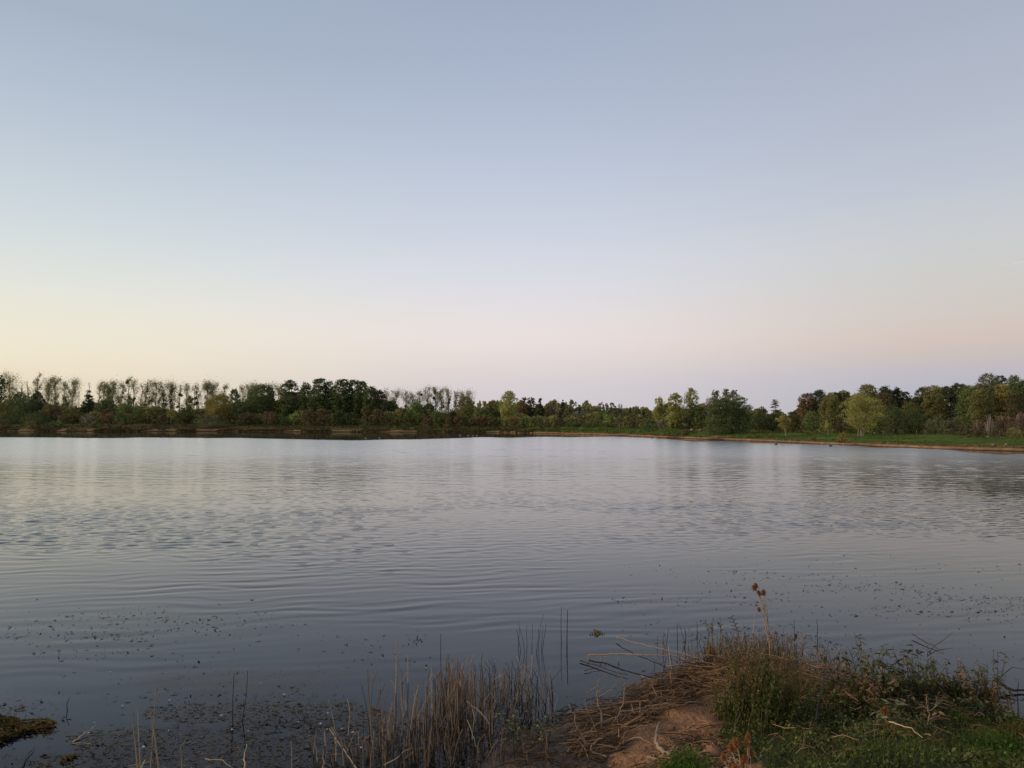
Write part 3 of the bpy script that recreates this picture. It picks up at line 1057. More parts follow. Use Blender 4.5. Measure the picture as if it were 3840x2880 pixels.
# ---- first stretch of wood, far side
for kind, x, top, hw, off, pal, lb, cv in [
    ("oval", 2, 112, 46, 20, "dg", "dark tree cut by the frame edge, as tall as the poplars", 1),
    ("round", 25, 350, 75, 10, "ol", "yellowish brown bushy tree at the frame edge", 1),
    ("round", 225, 300, 150, 12, "dg", "widest dark green tree below the mistletoe poplars", 1.1),
    ("oval", 320, 255, 60, 18, "pn", "blackish evergreen around the mistletoe poplar's foot", .9),
    ("round", 165, 250, 70, 26, "dg", "dark bushy tree under the half-bare poplar", .8),
    ("round", 455, 368, 100, 8, "br", "brownish tree between the widest dark tree and an olive one", 1),
    ("column", 560, 290, 40, 20, "ol", "slim olive tree growing up among the first poplars", .8),
    ("round", 640, 380, 80, 8, "ol", "olive brown rounded tree before the dark conical one", 1),
    ("spire", 762, 240, 88, 14, "pn", "dark conical tree with a ragged outline and bare top behind", 1.1),
    ("round", 920, 322, 90, 16, "dg", "dark round tree below the large mistletoe ball", 1),
    ("round", 1095, 360, 90, 12, "g", "mid-green tree under the mistletoe-laden spindly poplar", 1),
    ("round", 1215, 392, 60, 8, "g", "fresh green small tree beside the white stake", 1),
    ("round", 1340, 385, 105, 10, "ol", "dull olive hedge tree with a flat top under the sky gap", 1.1),
    ("column", 1642, 285, 44, 14, "ol", "slim olive poplar standing full height to the ground", 1),
    ("round", 1600, 385, 80, 8, "dg", "dark tree behind the bright yellow-green sapling", 1),
    ("round", 1895, 280, 118, 2, "go", "large golden-olive tree leaning over the bank", 1.2),
    ("round", 2022, 232, 62, 24, "dg", "dark rounded tree top behind the golden-olive tree", 1.1),
    ("round", 2085, 340, 48, 12, "dg", "dark slender tree squeezed beside the golden-olive tree", 1.1),
    ("column", 2145, 300, 50, 18, "g", "green tree joining the golden-olive tree and the dark grove", 1),
]:
    tree(kind, 1, x, top, hw, off, pal, lb, GC, cover=cv)
for kind, x, top, hw, off, pal, lb in [
    ("round", 928, 405, 62, -1, "rd", "reddish rounded small tree under the dark round tree"),
    ("shrub", 1060, 430, 70, -1, "g", "light green bush between the reddish tree and stake"),
    ("sapling", 1480, 405, 36, -3, "yg", "bright yellow-green sapling standing out before dark bushes"),
    ("shrub", 1820, 455, 120, -16, "mb", "wide grey-green bush hanging over the water's edge"),
    ("shrub", 2130, 430, 70, -2, "db", "dark brownish bush just past the overhanging bush"),
    ("shrub", 95, 440, 100, -2, "dg", "dark low bush nearest the frame edge"),
    ("shrub", 330, 430, 120, 0, "dg", "dark low bush before the widest dark tree"),
    ("shrub", 560, 455, 80, 0, "db", "dark brown low bush between two pale trunks"),
    ("shrub", 760, 450, 80, 0, "gy", "greyish low bush at the conical tree's foot"),
    ("shrub", 1420, 450, 70, 0, "db", "dark low bush beside the bright sapling"),
]:
    tree(kind, 1, x, top, hw, off, pal, lb, GB)
for x, top, hw, pal, lb, bo in [
    (262, 512, 60, "ol", "low olive shrub on the waterline below the widest tree", 9),
    (498, 498, 52, "g", "rounded green shrub on the bare bank", 9),
    (825, 508, 42, "ol", "shrub on the bank below the conical tree", 8),
    (1055, 512, 42, "rd", "reddish shrub on the bank", 8),
    (925, 535, 50, "br", "low brown shrub beside the reddish bank shrub", 6),
    (40, 500, 70, "db", "dark shrub on the waterline at the frame edge", 7)]:
    tree("shrub", 1, x, top, hw, 0, pal, lb, GS, base_off=bo)

# ---- dark grove
for kind, x, top, hw, off, pal, lb in [
    ("oval", 195, 190, 92, 18, "dg", "first dark tree of the grove, standing apart"),
    ("layer", 432, 155, 72, 20, "dg", "feathery-topped dark tree at the near end of the grove"),
    ("oval", 565, 172, 58, 22, "dg", "narrow dark grove tree in a notch"),
    ("layer", 682, 142, 80, 20, "dg", "tallest feathery tree of the dark grove"),
    ("oval", 770, 165, 52, 26, "dg", "dark grove tree just behind the tallest"),
    ("layer", 880, 148, 78, 20, "dg", "broad-headed grove tree with pale twigs on top"),
    ("layer", 975, 150, 62, 22, "dg", "grove tree right after the broad-headed one"),
    ("oval", 1050, 165, 60, 20, "dg", "rounded grove tree at the crest's falling side"),
    ("oval", 1130, 208, 60, 18, "dg", "shorter dark tree near the grove's end"),
    ("oval", 1205, 240, 60, 20, "db", "brown-dark tree at the grove's end"),
    ("oval", 1280, 330, 55, 14, "pn", "lowest blackish tree closing the grove"),
]:
    tree(kind, 2, x, top, hw, off, pal, lb, GD, cover=1.35)
for kind, x, top, hw, off, pal, lb in [
    ("shrub", 28, 340, 55, 2, "dg", "blackish bush before the grove's pale poplars"),
    ("shrub", 60, 440, 70, 0, "db", "brown-grey low bush before the blackish one"),
    ("round", 258, 418, 72, 0, "rd", "rust-tinted round tree under the first grove tree"),
    ("round", 335, 450, 45, 3, "g", "green small tree between two rust-tinted ones"),
    ("sapling", 470, 423, 42, -2, "bg", "bright green sapling with white trunk before the grove"),
    ("shrub", 405, 465, 45, 0, "dg", "small dark bush beside the bright green sapling"),
    ("round", 600, 405, 66, 0, "br", "brown round tree before the narrow grove tree"),
    ("round", 722, 398, 68, 0, "br", "larger brown-olive tree next to the brown round tree"),
    ("round", 868, 420, 62, 3, "dg", "dark green round tree with bare stems underneath"),
    ("round", 965, 432, 55, 3, "dg", "darkest small tree in the grove's shade"),
    ("round", 1100, 412, 42, 2, "rd", "small red-leaved tree behind the bank's conical shrub"),
    ("round", 1190, 405, 62, 2, "br", "brownish tree with spiky outline near the grove's end"),
    ("round", 1520, 350, 90, 8, "g", "large green round tree beyond the grove"),
    ("round", 1632, 352, 58, 10, "dg", "dark green round tree beside the large green one"),
    ("round", 1395, 390, 60, 12, "ol", "olive tree in the dip beyond the grove"),
    ("sapling", 1615, 472, 32, -1, "rd", "small orange-red tree alone before green bushes"),
    ("round", 1722, 418, 66, 4, "g", "mid-green round bush right after the orange-red tree"),
    ("round", 1832, 420, 50, 6, "pn", "blackish round bush among green ones"),
    ("shrub", 1798, 470, 45, -1, "br", "brownish bush below the blackish round bush"),
    ("round", 1884, 455, 46, -1, "rd", "orange-brown round tree under the tall olive bush"),
    ("round", 1945, 296, 80, 14, "ol", "tall olive bush before the last poplars"),
    ("round", 1945, 440, 45, 3, "g", "green bush between two orange-brown ones"),
    ("round", 2018, 475, 45, -1, "br", "brown low round bush next in line"),
    ("round", 2068, 462, 40, -1, "rd", "orange-brown bush next to the reddest one"),
    ("round", 2128, 462, 40, -1, "rd", "reddest bush of the line before the willow"),
    ("round", 2085, 385, 85, 8, "g", "deep green round tree above the orange bushes"),
]:
    tree(kind, 2, x, top, hw, off, pal, lb, GB)
for kind, x, top, hw, pal, lb, bo in [
    ("spire", 1097, 455, 42, "dg", "dark conical shrub on the bank before the grove", 10),
    ("spire", 1428, 495, 36, "dg", "green conical shrub on the bank beyond the grove", 9),
    ("shrub", 1335, 565, 35, "ol", "low tuft on the bank between the two conical shrubs", 7),
    ("shrub", 1480, 570, 30, "br", "tiny brown tuft beside the second conical shrub", 6),
    ("shrub", 1912, 572, 26, "db", "dark tuft on the sandy edge", 5)]:
    tree(kind, 2, x, top, hw, 0, pal, lb, GS, base_off=bo, name="conifer_bush" if kind == "spire" else None)
# a far row of yellow-green poplars
for i, (x, top, w) in enumerate([(1965, 330, 32), (2020, 335, 30), (2068, 325, 30), (2112, 322, 28), (2158, 326, 30), (2200, 324, 30), (2250, 330, 30)]):
    tree("column", 2, x, top, w, 75, "yg", ["yellow-green poplar top at the start of the distant even row", "second yellow-green top of the distant even row",
         "third yellow-green top of the distant even row", "fourth yellow-green top of the distant even row", "fifth yellow-green top of the distant even row",
         "sixth yellow-green top of the distant even row", "seventh yellow-green top, touching the big yellow-green tree"][i], "distant even row of poplars")

# ---- mixed wood, middle
for kind, x, top, hw, off, pal, lb, cv in [
    ("round", 250, 250, 86, 22, "yg", "big yellow-green tree rising above the willow", 1),
    ("willow", 240, 325, 62, 4, "yg", "weeping willow with pale green hanging branches", 1),
    ("round", 150, 400, 60, 14, "dg", "dark tree in the willow's shade", 1),
    ("round", 378, 305, 52, 18, "rd", "orange-brown tree beside the willow", 1),
    ("round", 440, 305, 52, 22, "db", "dark brown-green tree behind the orange-brown one", 1),
    ("spire", 520, 310, 55, 20, "pn", "dark bulky conifer after the brown trees", 1.1),
    ("bare", 615, 325, 42, 26, "br", "leafless brown tree between two conifers", .5),
    ("snag", 668, 325, 26, 30, "pk", "whitish bare tree next to the slim conifer", 1),
    ("spire", 716, 318, 40, 22, "pn", "slim dark conifer with a sharp tip", 1.1),
    ("round", 800, 325, 44, 22, "ol", "olive tree top after the slim conifer", 1),
    ("spire", 862, 338, 36, 24, "dg", "dark green conifer behind the pale bushes", 1),
    ("spire", 930, 350, 34, 26, "mb", "grey-green conifer tip past the dark green one", 1),
    ("round", 770, 385, 52, 12, "mb", "light grey-green tree below the olive top", 1),
    ("round", 875, 415, 75, 10, "gy", "pale grey-green bushy tree in the middle wood", 1),
    ("round", 965, 420, 50, 12, "mb", "dull green tree past the pale bushy one", 1),
    ("oval", 1050, 343, 34, 26, "gy", "greyish rounded tree top in the wood's dip", 1),
    ("oval", 1092, 355, 26, 28, "gy", "small greyish top beside the rounded one", 1),
    ("round", 1140, 348, 38, 22, "mb", "grey-green tree top before the twiggy one", 1),
    ("bare", 1212, 356, 42, 22, "gy", "twiggy grey tree top", 1.2),
    ("round", 1070, 425, 68, 8, "g", "green tree with a bright yellow-green patch in front", 1),
    ("sapling", 1100, 445, 30, 3, "bg", "bright lime sapling before the green tree", 1),
    ("round", 1190, 400, 62, 10, "mb", "olive-grey rounded tree above the small trunks", 1),
    ("spire", 1296, 385, 26, 24, "pn", "small blackish conifer in the wood's lowest dip", 1.2),
    ("round", 1362, 394, 40, 20, "mb", "pale grey-green tree between two blackish conifers", 1),
    ("spire", 1414, 408, 26, 26, "pn", "second small blackish conifer, farther along the dip", 1.2),
    ("spire", 1470, 395, 24, 24, "mb", "thin grey-green conifer before the spiky poplar", 1),
    ("round", 1310, 445, 50, 6, "br", "brown-olive round tree below the blackish conifer", 1),
    ("round", 1410, 460, 60, 10, "dg", "dark green thicket tree under the conifers", 1),
    ("column", 1550, 302, 55, 16, "yg", "spiky yellow-green poplar, broad at mid height", 1.2),
    ("oval", 1630, 345, 40, 22, "g", "green tree squeezed between the poplar and yellow tree", 1),
    ("oval", 1690, 265, 70, 2, "yg", "tall yellow-green tree with bare trunks by the water", 1.2),
    ("round", 1665, 430, 60, -2, "yg", "lower yellow-green tree in front of the tall one", 1),
    ("column", 1828, 218, 56, 10, "yg", "highest green poplar standing behind the yellow trees", 1.25),
    ("snag", 1757, 262, 26, 18, "po", "bare twiggy top between yellow tree and highest poplar", 1),
    ("round", 1850, 400, 70, 8, "dg", "dark green tree beneath the highest poplar", 1),
    ("shrub", 1740, 500, 75, 2, "dg", "dark bush behind the bare trunks by the water", 1),
]:
    tree(kind, 3, x, top, hw, off, pal, lb, GC, cover=cv)
for kind, x, top, hw, off, pal, lb in [
    ("round", 290, 475, 42, -2, "rd", "red-brown low tree at the willow's foot"),
    ("round", 378, 475, 42, -2, "g", "small round orchard tree after the red-brown one"),
    ("round", 460, 478, 36, -2, "g", "second small orchard tree with clear stem"),
    ("round", 515, 478, 32, -3, "mb", "third small orchard tree, slightly paler"),
    ("sapling", 632, 466, 30, -3, "yg", "thin yellow-leaved sapling with visible stem"),
    ("shrub", 690, 480, 60, 2, "db", "dark bush behind the thin yellow sapling"),
    ("shrub", 800, 495, 70, 2, "dg", "dark hedge bush below the pale bushy tree"),
    ("shrub", 960, 500, 80, 2, "dg", "dark hedge bush in the middle of the wood edge"),
    ("sapling", 1205, 480, 45, -4, "mb", "dull small tree with thin trunk on the grass"),
    ("round", 1310, 478, 42, -4, "br", "brownish small tree beside the dull one"),
    ("shrub", 1460, 490, 80, 2, "dg", "long dark bush under the spiky poplar"),
    ("shrub", 1580, 470, 45, 0, "gy", "silvery green bush beside the trunks by the water"),
    ("shrub", 1110, 520, 50, 2, "dg", "dark bush beneath the lime sapling"),
]:
    tree(kind, 3, x, top, hw, off, pal, lb, GB)
for x, top, hw, pal, lb, bo in [
    (62, 568, 34, "db", "dark low shrub on the sandy edge before the willow", 5),
    (877, 560, 32, "ol", "olive shrub on the grass near the water, mid-shore", 9),
    (1078, 578, 26, "br", "small brown shrub on the shore's sandy line", 5),
    (1738, 598, 34, "br", "brown shrub at the water below the bare trunks", 6)]:
    tree("shrub", 3, x, top, hw, 0, pal, lb, GS, base_off=bo)

# ---- wood behind the green slope
for kind, x, top, hw, off, pal, lb, cv in [
    ("bare", 500, 372, 85, 14, "pk", "brownish see-through tree behind the big layered tree", 1.4),
    ("round", 585, 325, 60, 14, "gy", "grey-green drooping crown above the big layered tree", 1),
    ("round", 700, 318, 66, 14, "gy", "second grey-green crown, the highest over the layered tree", 1),
    ("round", 800, 330, 66, 14, "gy", "third grey-green crown sloping down behind", 1),
    ("layer", 660, 430, 190, -16, "dg", "big dark layered tree reaching down to the grass", 1.2),
    ("layer", 855, 415, 150, -10, "g", "layered green tree joined to the big dark one", 1.2),
    ("round", 400, 520, 70, 4, "dg", "dark tree between the highest poplar and layered tree", 1),
    ("round", 1130, 520, 60, 12, "db", "dark tree between the layered tree and the cedar", 1),
    ("cedar", 1290, 440, 105, 16, "mb", "cedar-like conifer with flat tiers and leaning tip", 1),
    ("round", 1090, 600, 110, 2, "dg", "dark spreading thicket tree under the cedar", 1.1),
    ("round", 1240, 610, 80, 2, "dg", "dark green tree touching the yellow small tree", 1.1),
    ("round", 1490, 585, 75, 4, "db", "dark brown-green tree behind the small yellow one", 1.1),
    ("oval", 1665, 372, 110, 12, "rd", "rust-brown oak beside the black pine", 1.1),
    ("pine", 1805, 330, 90, 14, "pn", "black pine with rounded top beside the rust-brown oak", 1.3),
    ("oval", 1715, 585, 90, -4, "g", "green bushy tree at the foot of the rust-brown oak", 1.2),
    ("oval", 1985, 392, 85, 6, "ol", "olive-topped tree in front of the twin pines", 1.2),
    ("pine", 2030, 348, 55, 20, "pn", "first of the twin dark pines", 1.2),
    ("pine", 2125, 338, 62, 20, "pn", "second of the twin dark pines", 1.2),
]:
    tree(kind, 4, x, top, hw, off, pal, lb, GE, cover=cv)
tree("sapling", 4, 1402, 622, 88, -14, "go", "small golden tree with forked pale trunks on the slope", GB, cover=2)
tree("sapling", 4, 1905, 680, 52, -6, "yg", "light green small tree beside the bushy green one", GB)
for x, top, hw, pal, lb, bo in [
    (215, 800, 85, "br", "brown shrub patch on the grass before the white van", 9),
    (975, 845, 48, "ol", "yellowish shrub on the sandy shore past the layered tree", 5),
    (1235, 822, 40, "ol", "shrub with twiggy top before the small golden tree", 8),
    (1060, 850, 22, "br", "thin dry shrub beside the yellowish one", 6),
    (2085, 838, 92, "go", "large rounded rusty-gold bush at the water's edge", 4),
    (1755, 880, 45, "br", "low brown shrub on the sandy line", 5)]:
    tree("shrub", 4, x, top, hw, 0, pal, lb, GS, base_off=bo)
for kind, x, top, hw, off, pal, lb, cv in [
    ("multi", 385, 378, 205, -8, "yg", "large yellow-green tree with several pale trunks on the slope", 1.1),
    ("oval", 455, 253, 105, 16, "ol", "olive-brown oak top behind the large yellow-green tree", 1.2),
    ("pine", 665, 265, 75, 18, "pn", "dark pine between the oak top and a twin-peaked pine", 1.3),
    ("pine", 800, 282, 62, 20, "pn", "twin-peaked black pine, its nearer half", 1.3),
    ("pine", 885, 330, 62, 20, "pn", "twin-peaked black pine, its lower half", 1.3),
    ("round", 640, 340, 100, 10, "db", "dark brown-green tree beside the many-trunked yellow tree", 1.1),
    ("round", 930, 460, 75, 8, "ol", "olive low tree in the dip between pines", 1.1),
    ("pine", 1075, 283, 75, 16, "pn", "dark pine with a stepped outline past the dip", 1.3),
    ("layer", 1200, 262, 120, 10, "ol", "olive oak with layered branches and a feathery tip", 1.2),
    ("pine", 1345, 264, 65, 18, "pn", "dark pine top right behind the layered oak", 1.3),
    ("pine", 1485, 238, 82, 16, "pn", "black pine with a broad flat top", 1.3),
    ("oval", 1610, 268, 110, 8, "g", "bright green oak with golden upper leaves", 1.2),
    ("oval", 1820, 128, 110, 12, "mb", "tallest tree of the slope wood", 1.2),
    ("pine", 1945, 140, 58, 18, "pn", "narrow dark pine just past the tallest tree", 1.3),
    ("layer", 1965, 245, 95, 6, "go", "golden-olive oak under the narrow pine", 1.2),
    ("oval", 2110, 148, 95, 12, "dg", "massive dark tree near the frame edge", 1.25),
    ("oval", 2230, 190, 80, 12, "dg", "dark tree cut by the frame edge on the slope side", 1.2),
    ("oval", 1720, 300, 90, 4, "ol", "olive tree below the tallest one", 1.1),
    ("oval", 30, 375, 100, 10, "ol", "olive oak before the black pine pair", 1.1),
    ("oval", 2150, 330, 85, 4, "db", "brownish dark tree standing below the massive one", 1.1),
]:
    tree(kind, 5, x, top, hw * (1.18 if kind != "multi" else 1), off, pal, lb, GE, cover=cv, z0f=.05 if kind == "pine" else None)
for kind, x, top, hw, off, pal, lb in [
    ("shrub", 760, 500, 150, 3, "dg", "long dark green hedge bush beside the many-trunked tree"),
    ("shrub", 950, 520, 150, 4, "dg", "dark hedge bush behind the fence posts"),
    ("shrub", 590, 560, 90, 5, "dg", "dark bush right behind the many-trunked tree"),
    ("shrub", 1230, 620, 130, 0, "mb", "brown-green hedge bush after the fence posts"),
    ("shrub", 1450, 625, 120, 2, "mb", "brown-green hedge bush with grey twigs"),
    ("shrub", 1090, 600, 100, 3, "dg", "dark hedge bush between fence posts and grey twigs"),
    ("bare", 1690, 628, 85, 1, "pk", "pinkish brown bare bush before the tallest tree"),
    ("bare", 1985, 575, 105, 2, "pk", "large pinkish bare bush past the pale stems"),
    ("bare", 2170, 540, 85, 1, "pk", "pinkish bare bush cut by the frame edge"),
    ("bare", 1820, 580, 50, 0, "gy", "pale leafless stems fanning upward between pinkish bushes"),
    ("shrub", 1560, 735, 80, -3, "db", "low bramble mound starting the slope's thicket edge"),
    ("shrub", 1700, 740, 90, -4, "db", "low bramble mound under the pinkish bush"),
    ("shrub", 1900, 742, 100, -4, "db", "low bramble mound under the pale stems"),
    ("shrub", 2090, 738, 100, -4, "ol", "low greenish bramble mound near the frame edge"),
    ("shrub", 1380, 762, 90, -2, "br", "low brown bramble below the grey-twigged hedge"),
    ("shrub", 150, 620, 60, 2, "db", "brown bush half hidden by the many-trunked tree"),
]:
    tree(kind, 5, x, top, hw, off, pal, lb, GB)
tree("shrub", 5, 1580, 838, 36, 0, "ol", "small twiggy shrub alone in the green grass", GS, base_off=20)


# ---- a mass of wood farther back that closes the gaps low down
def far_wood():
    rng = np.random.default_rng(77)
    tab = np.array([(-500, 1500), (0, 1512), (300, 1528), (420, 1530), (560, 1535), (800, 1525), (900, 1515), (1000, 1492), (1100, 1482), (1340, 1482), (1430, 1512), (1500, 1530), (1700, 1542),
                    (1800, 1530), (1900, 1512), (2050, 1516), (2300, 1535), (2450, 1545), (2560, 1520), (2700, 1530), (2850, 1545), (2980, 1555), (3040, 1505), (3200, 1480), (3330, 1475), (3425, 1492), (3520, 1465), (3680, 1445), (4200, 1440.0)])
    n = 105000
    px = np.concatenate([rng.uniform(-400, 4150, 82000), rng.uniform(930, 1480, 23000)])
    s = (px - 1920) / F
    off = rng.uniform(34, 46, n)
    Y = shore_y(s) + np.interp(s, T_S, T_DT) + off
    base = far_h(s, Y)
    top = np.interp(px, tab[:, 0], tab[:, 1]) + 17 * fbm(px / 40, 0 * px, 3, 4)
    d = (1440 - top) / F
    zt = EYE + Y * (math.sin(PITCH) + math.cos(PITCH) * d) / (math.cos(PITCH) - math.sin(PITCH) * d)
    z = base + (zt - base) * rng.uniform(0, 1, n) ** .8
    V, Q = tris(rng, np.stack([s * Y, Y, z], 1), np.clip(Y / 759 * 2.0, .4, 1.2), 1.5)
    tag(obj("distant_woods", mesh_np("distant_woods", V, Q, LM["ol"])), kind="stuff")
    n = 46000
    px = rng.uniform(-400, 4150, n)
    s = (px - 1920) / F
    Y = shore_y(s) + np.interp(s, T_S, T_DT) + rng.uniform(4, 16, n)
    base = far_h(s, Y)
    z = base + np.clip(Y / 110, .8, 2.6) * 1.9 * rng.uniform(0, 1, n) * (1 + .4 * fbm(px / 40, 0 * px, 5, 2))
    V, Q = tris(rng, np.stack([s * Y, Y, z], 1), np.clip(Y / 759 * 1.3, .25, .8), 1.5)
    tag(obj("undergrowth", mesh_np("undergrowth", V, Q, LM["ol"])), kind="stuff")


far_wood()


def contrail():
    m, t = new_mat("contrail_vapour")
    d = N(t, "ShaderNodeBsdfDiffuse"); d.inputs[0].default_value = (.85, .80, .78, 1)
    tr = N(t, "ShaderNodeBsdfTransparent")
    tc = N(t, "ShaderNodeNewGeometry")
    nz = N(t, "ShaderNodeTexNoise"); nz.inputs["Scale"].default_value = .02
    t.links.new(tc.outputs["Position"], nz.inputs["Vector"])
    lw = N(t, "ShaderNodeLayerWeight"); lw.inputs["Blend"].default_value = .5
    iv = N(t, "ShaderNodeMath", operation="SUBTRACT"); iv.inputs[0].default_value = 1.0
    t.links.new(lw.outputs["Facing"], iv.inputs[1])
    mu = N(t, "ShaderNodeMath", operation="MULTIPLY"); t.links.new(iv.outputs[0], mu.inputs[0]); t.links.new(nz.outputs["Fac"], mu.inputs[1])
    m2 = N(t, "ShaderNodeMath", operation="MULTIPLY"); t.links.new(mu.outputs[0], m2.inputs[0]); m2.inputs[1].default_value = .16
    mx = N(t, "ShaderNodeMixShader"); t.links.new(m2.outputs[0], mx.inputs[0]); t.links.new(tr.outputs[0], mx.inputs[1]); t.links.new(d.outputs[0], mx.inputs[2])
    o = N(t, "ShaderNodeOutputMaterial"); t.links.new(mx.outputs[0], o.inputs[0])
    P = np.array([at_y(3745, 1001, 5600), at_y(3790, 990, 5500), at_y(3840, 982, 5400), at_y(4100, 950, 5000)])
    tag(MB().tube(P - P[0], [2, 7, 12, 18], 10).obj("contrail", m, None, P[0], smooth=True), "faint pinkish contrail low in the sky at the frame edge", "contrail")


contrail()

# ------------------------------------------------------------------ small things of the far shore
WHITE = plain_mat("white_feathers", (.60, .60, .58), .7)
ORANGE = plain_mat("orange_bill", (.55, .18, .03), .5)
WOODP = bark_mat("weathered_post_wood", (.10, .08, .06), (.22, .18, .14), 4.0)
GLASS = plain_mat("dark_window_glass", (.02, .022, .025), .08, spec=.6)
TYRE = plain_mat("tyre_rubber", (.02, .02, .02), .8)
VANP = plain_mat("white_vehicle_paint", (.78, .78, .76), .35)
REDL = plain_mat("red_tail_lamp", (.35, .02, .02), .3)
ROCKM = plain_mat("pale_boulder_stone", (.22, .17, .12), .9, (.15, .11, .08), 2.0)


def waterbird(px, py, size, rz, label, group, cat, name, neck=1.0):
    P = at_z(px, py, 0.0)
    root = empty(name, P)
    root.rotation_euler[2] = rz
    tag(root, label, cat, group)
    k = size
    pts = np.array([(-.62, 0, .24), (-.5, 0, .20), (-.3, 0, .15), (0, 0, .14), (.25, 0, .17), (.36, 0, .26), (.40, 0, .38 * neck + .02), (.36, 0, .52 * neck), (.38, 0, .63 * neck), (.46, 0, .665 * neck), (.53, 0, .65 * neck)]) * k
    rad = np.array([.01, .06, .15, .20, .17, .10, .055, .045, .045, .055, .025]) * k
    mb = MB().tube(pts, rad, 8)
    mb.obj("body", WHITE, root, smooth=True)
    for sy in (-1, 1):
        w = MB().tube(np.array([(.22, .12 * sy, .22), (0, .19 * sy, .24), (-.3, .15 * sy, .27), (-.55, .05 * sy, .30)]) * k, np.array([.03, .10, .08, .012]) * k, 6, flat=.5)
        w.obj("wing", WHITE, root, smooth=True)
    MB().tube(np.array([(.52, 0, .65 * neck), (.60, 0, .635 * neck), (.66, 0, .625 * neck)]) * k, np.array([.026, .02, .008]) * k, 5).obj("beak", ORANGE, root)


waterbird(2441, 1646.5, .62, math.pi, "white swan with lowered neck, swimming before the sandy shore", "swans on the lake", "swan", "swan", .62)
waterbird(2459, 1645, .62, math.pi * .95, "white swan with raised neck, swimming behind the other swan", "swans on the lake", "swan", "swan", 1.0)
for px, py, sz, rz, lb in [(1372, 1643.5, .55, .3, "white waterbird on the dark calm water before the grove's end"),
                           (1423, 1642.5, .5, 2.8, "white waterbird second out from the grove's end"),
                           (1725, 1633, .6, 0, "white waterbird first of the row in the calm reflection"),
                           (1755, 1634, .55, 3, "white waterbird second of the row in the calm reflection"),
                           (1774, 1634, .5, .5, "white waterbird third of the row in the calm reflection"),
                           (1788, 1634, .55, 2.6, "white waterbird last of the row in the calm reflection")]:
    waterbird(px, py, sz * .62, rz, lb, "white waterbirds along the far calm water", "waterbird", "waterbird", .7)
DARKF = plain_mat("dark_feathers", (.03, .028, .026), .7)
for px, py, lb in [(2911, 1668, "dark waterbird before the sandy shore under the cedar"), (3115, 1674, "dark waterbird off the rusty-gold bush")]:
    P = at_z(px, py)
    r_ = tag(empty("waterbird", P), lb, "waterbird", "dark waterbirds")
    MB().tube(np.array([(-.28, 0, .10), (-.1, 0, .07), (.1, 0, .08), (.17, 0, .14), (.20, 0, .22), (.27, 0, .22)]), np.array([.01, .10, .10, .05, .045, .01]), 7).obj("body", DARKF, r_, smooth=True)


def van(px, off):
    P = far_pos(px, off)
    r_ = tag(empty("van", P), "white van parked under the trees beyond the bare trunks", "van")
    r_.rotation_euler[2] = R(4)
    w, L, h = 1.5, 3.6, 1.55
    X = [(-w / 2, .35), (-w / 2, 1.0), (-w / 2 + .14, h), (w / 2 - .14, h), (w / 2, 1.0), (w / 2, .35)]
    V, Q = [], []
    for y in (0, .12, L - 1.0, L - .5, L):
        sc = 1.0 if y < L - .9 else (.93 if y < L - .3 else .62)
        V += [(x, y, .35 + (z - .35) * sc) for x, z in X]
    for a in range(4):
        for b in range(6):
            Q.append([a * 6 + b, a * 6 + (b + 1) % 6, a * 6 + 6 + (b + 1) % 6, a * 6 + 6 + b])
    Q += [[0, 5, 4, 1], [1, 4, 3, 2]]
    MB().add(V, Q).obj("body", VANP, r_)
    MB().box((0, -.012, 1.22), (w - .42, .02, .34)).obj("rear_window", GLASS, r_)
    for sx in (-1, 1):
        MB().box((sx * (w / 2 - .02), 1.6, 1.25), (.16, 1.4, .30)).obj("side_window", GLASS, r_)
        MB().box((sx * (w / 2 - .13), -.012, .85), (.14, .025, .26)).obj("tail_lamp", REDL, r_)
        for y in (.6, 2.8):
            a = np.linspace(-.1, .1, 2)
            wh = MB().tube(np.array([(sx * (w / 2 - .1) + t, y, .30) for t in a]), .30, 14)
            wh.obj("wheel", TYRE, r_)
    MB().box((0, -.06, .45), (w - .05, .12, .16)).obj("bumper", TYRE, r_)


van(2574, 40)


def boulder(px, off, size, label, group=None):
    P = far_pos(px, off)
    rng = np.random.default_rng(int(px))
    th = np.linspace(0, math.pi, 7)
    V, Q = [], []
    for t in th:
        for a in np.arange(10) * 2 * math.pi / 10:
            rr = size * (1 + .25 * rng.uniform(-1, 1))
            V.append((rr * 1.4 * math.sin(t) * math.cos(a), rr * math.sin(t) * math.sin(a), rr * .75 * math.cos(t) + size * .3))
    for i in range(6):
        for j in range(10):
            Q.append([i * 10 + j, (i + 1) * 10 + j, (i + 1) * 10 + (j + 1) % 10, i * 10 + (j + 1) % 10])
    o = MB().add(V, Q).obj("boulder", ROCKM, None, P)
    tag(o, label, "boulder", group)


boulder(2594, 30, .42, "pale boulder lying nearest the white van", "boulders by the van")
boulder(2624, 30, .34, "smaller pale boulder past the one near the van", "boulders by the van")
boulder(3703, 28, .22, "pale boulder in the bramble edge of the slope", None)
for px, off, lb in [(3616, 5, "small pale stone on the slope's lower grass, first of three"), (3720, 5.5, "small pale stone between two others on the grass"), (3769, 5.5, "small pale stone nearest the frame edge on the grass")]:
    boulder(px, off, .17, lb, "small stones on the grass slope")

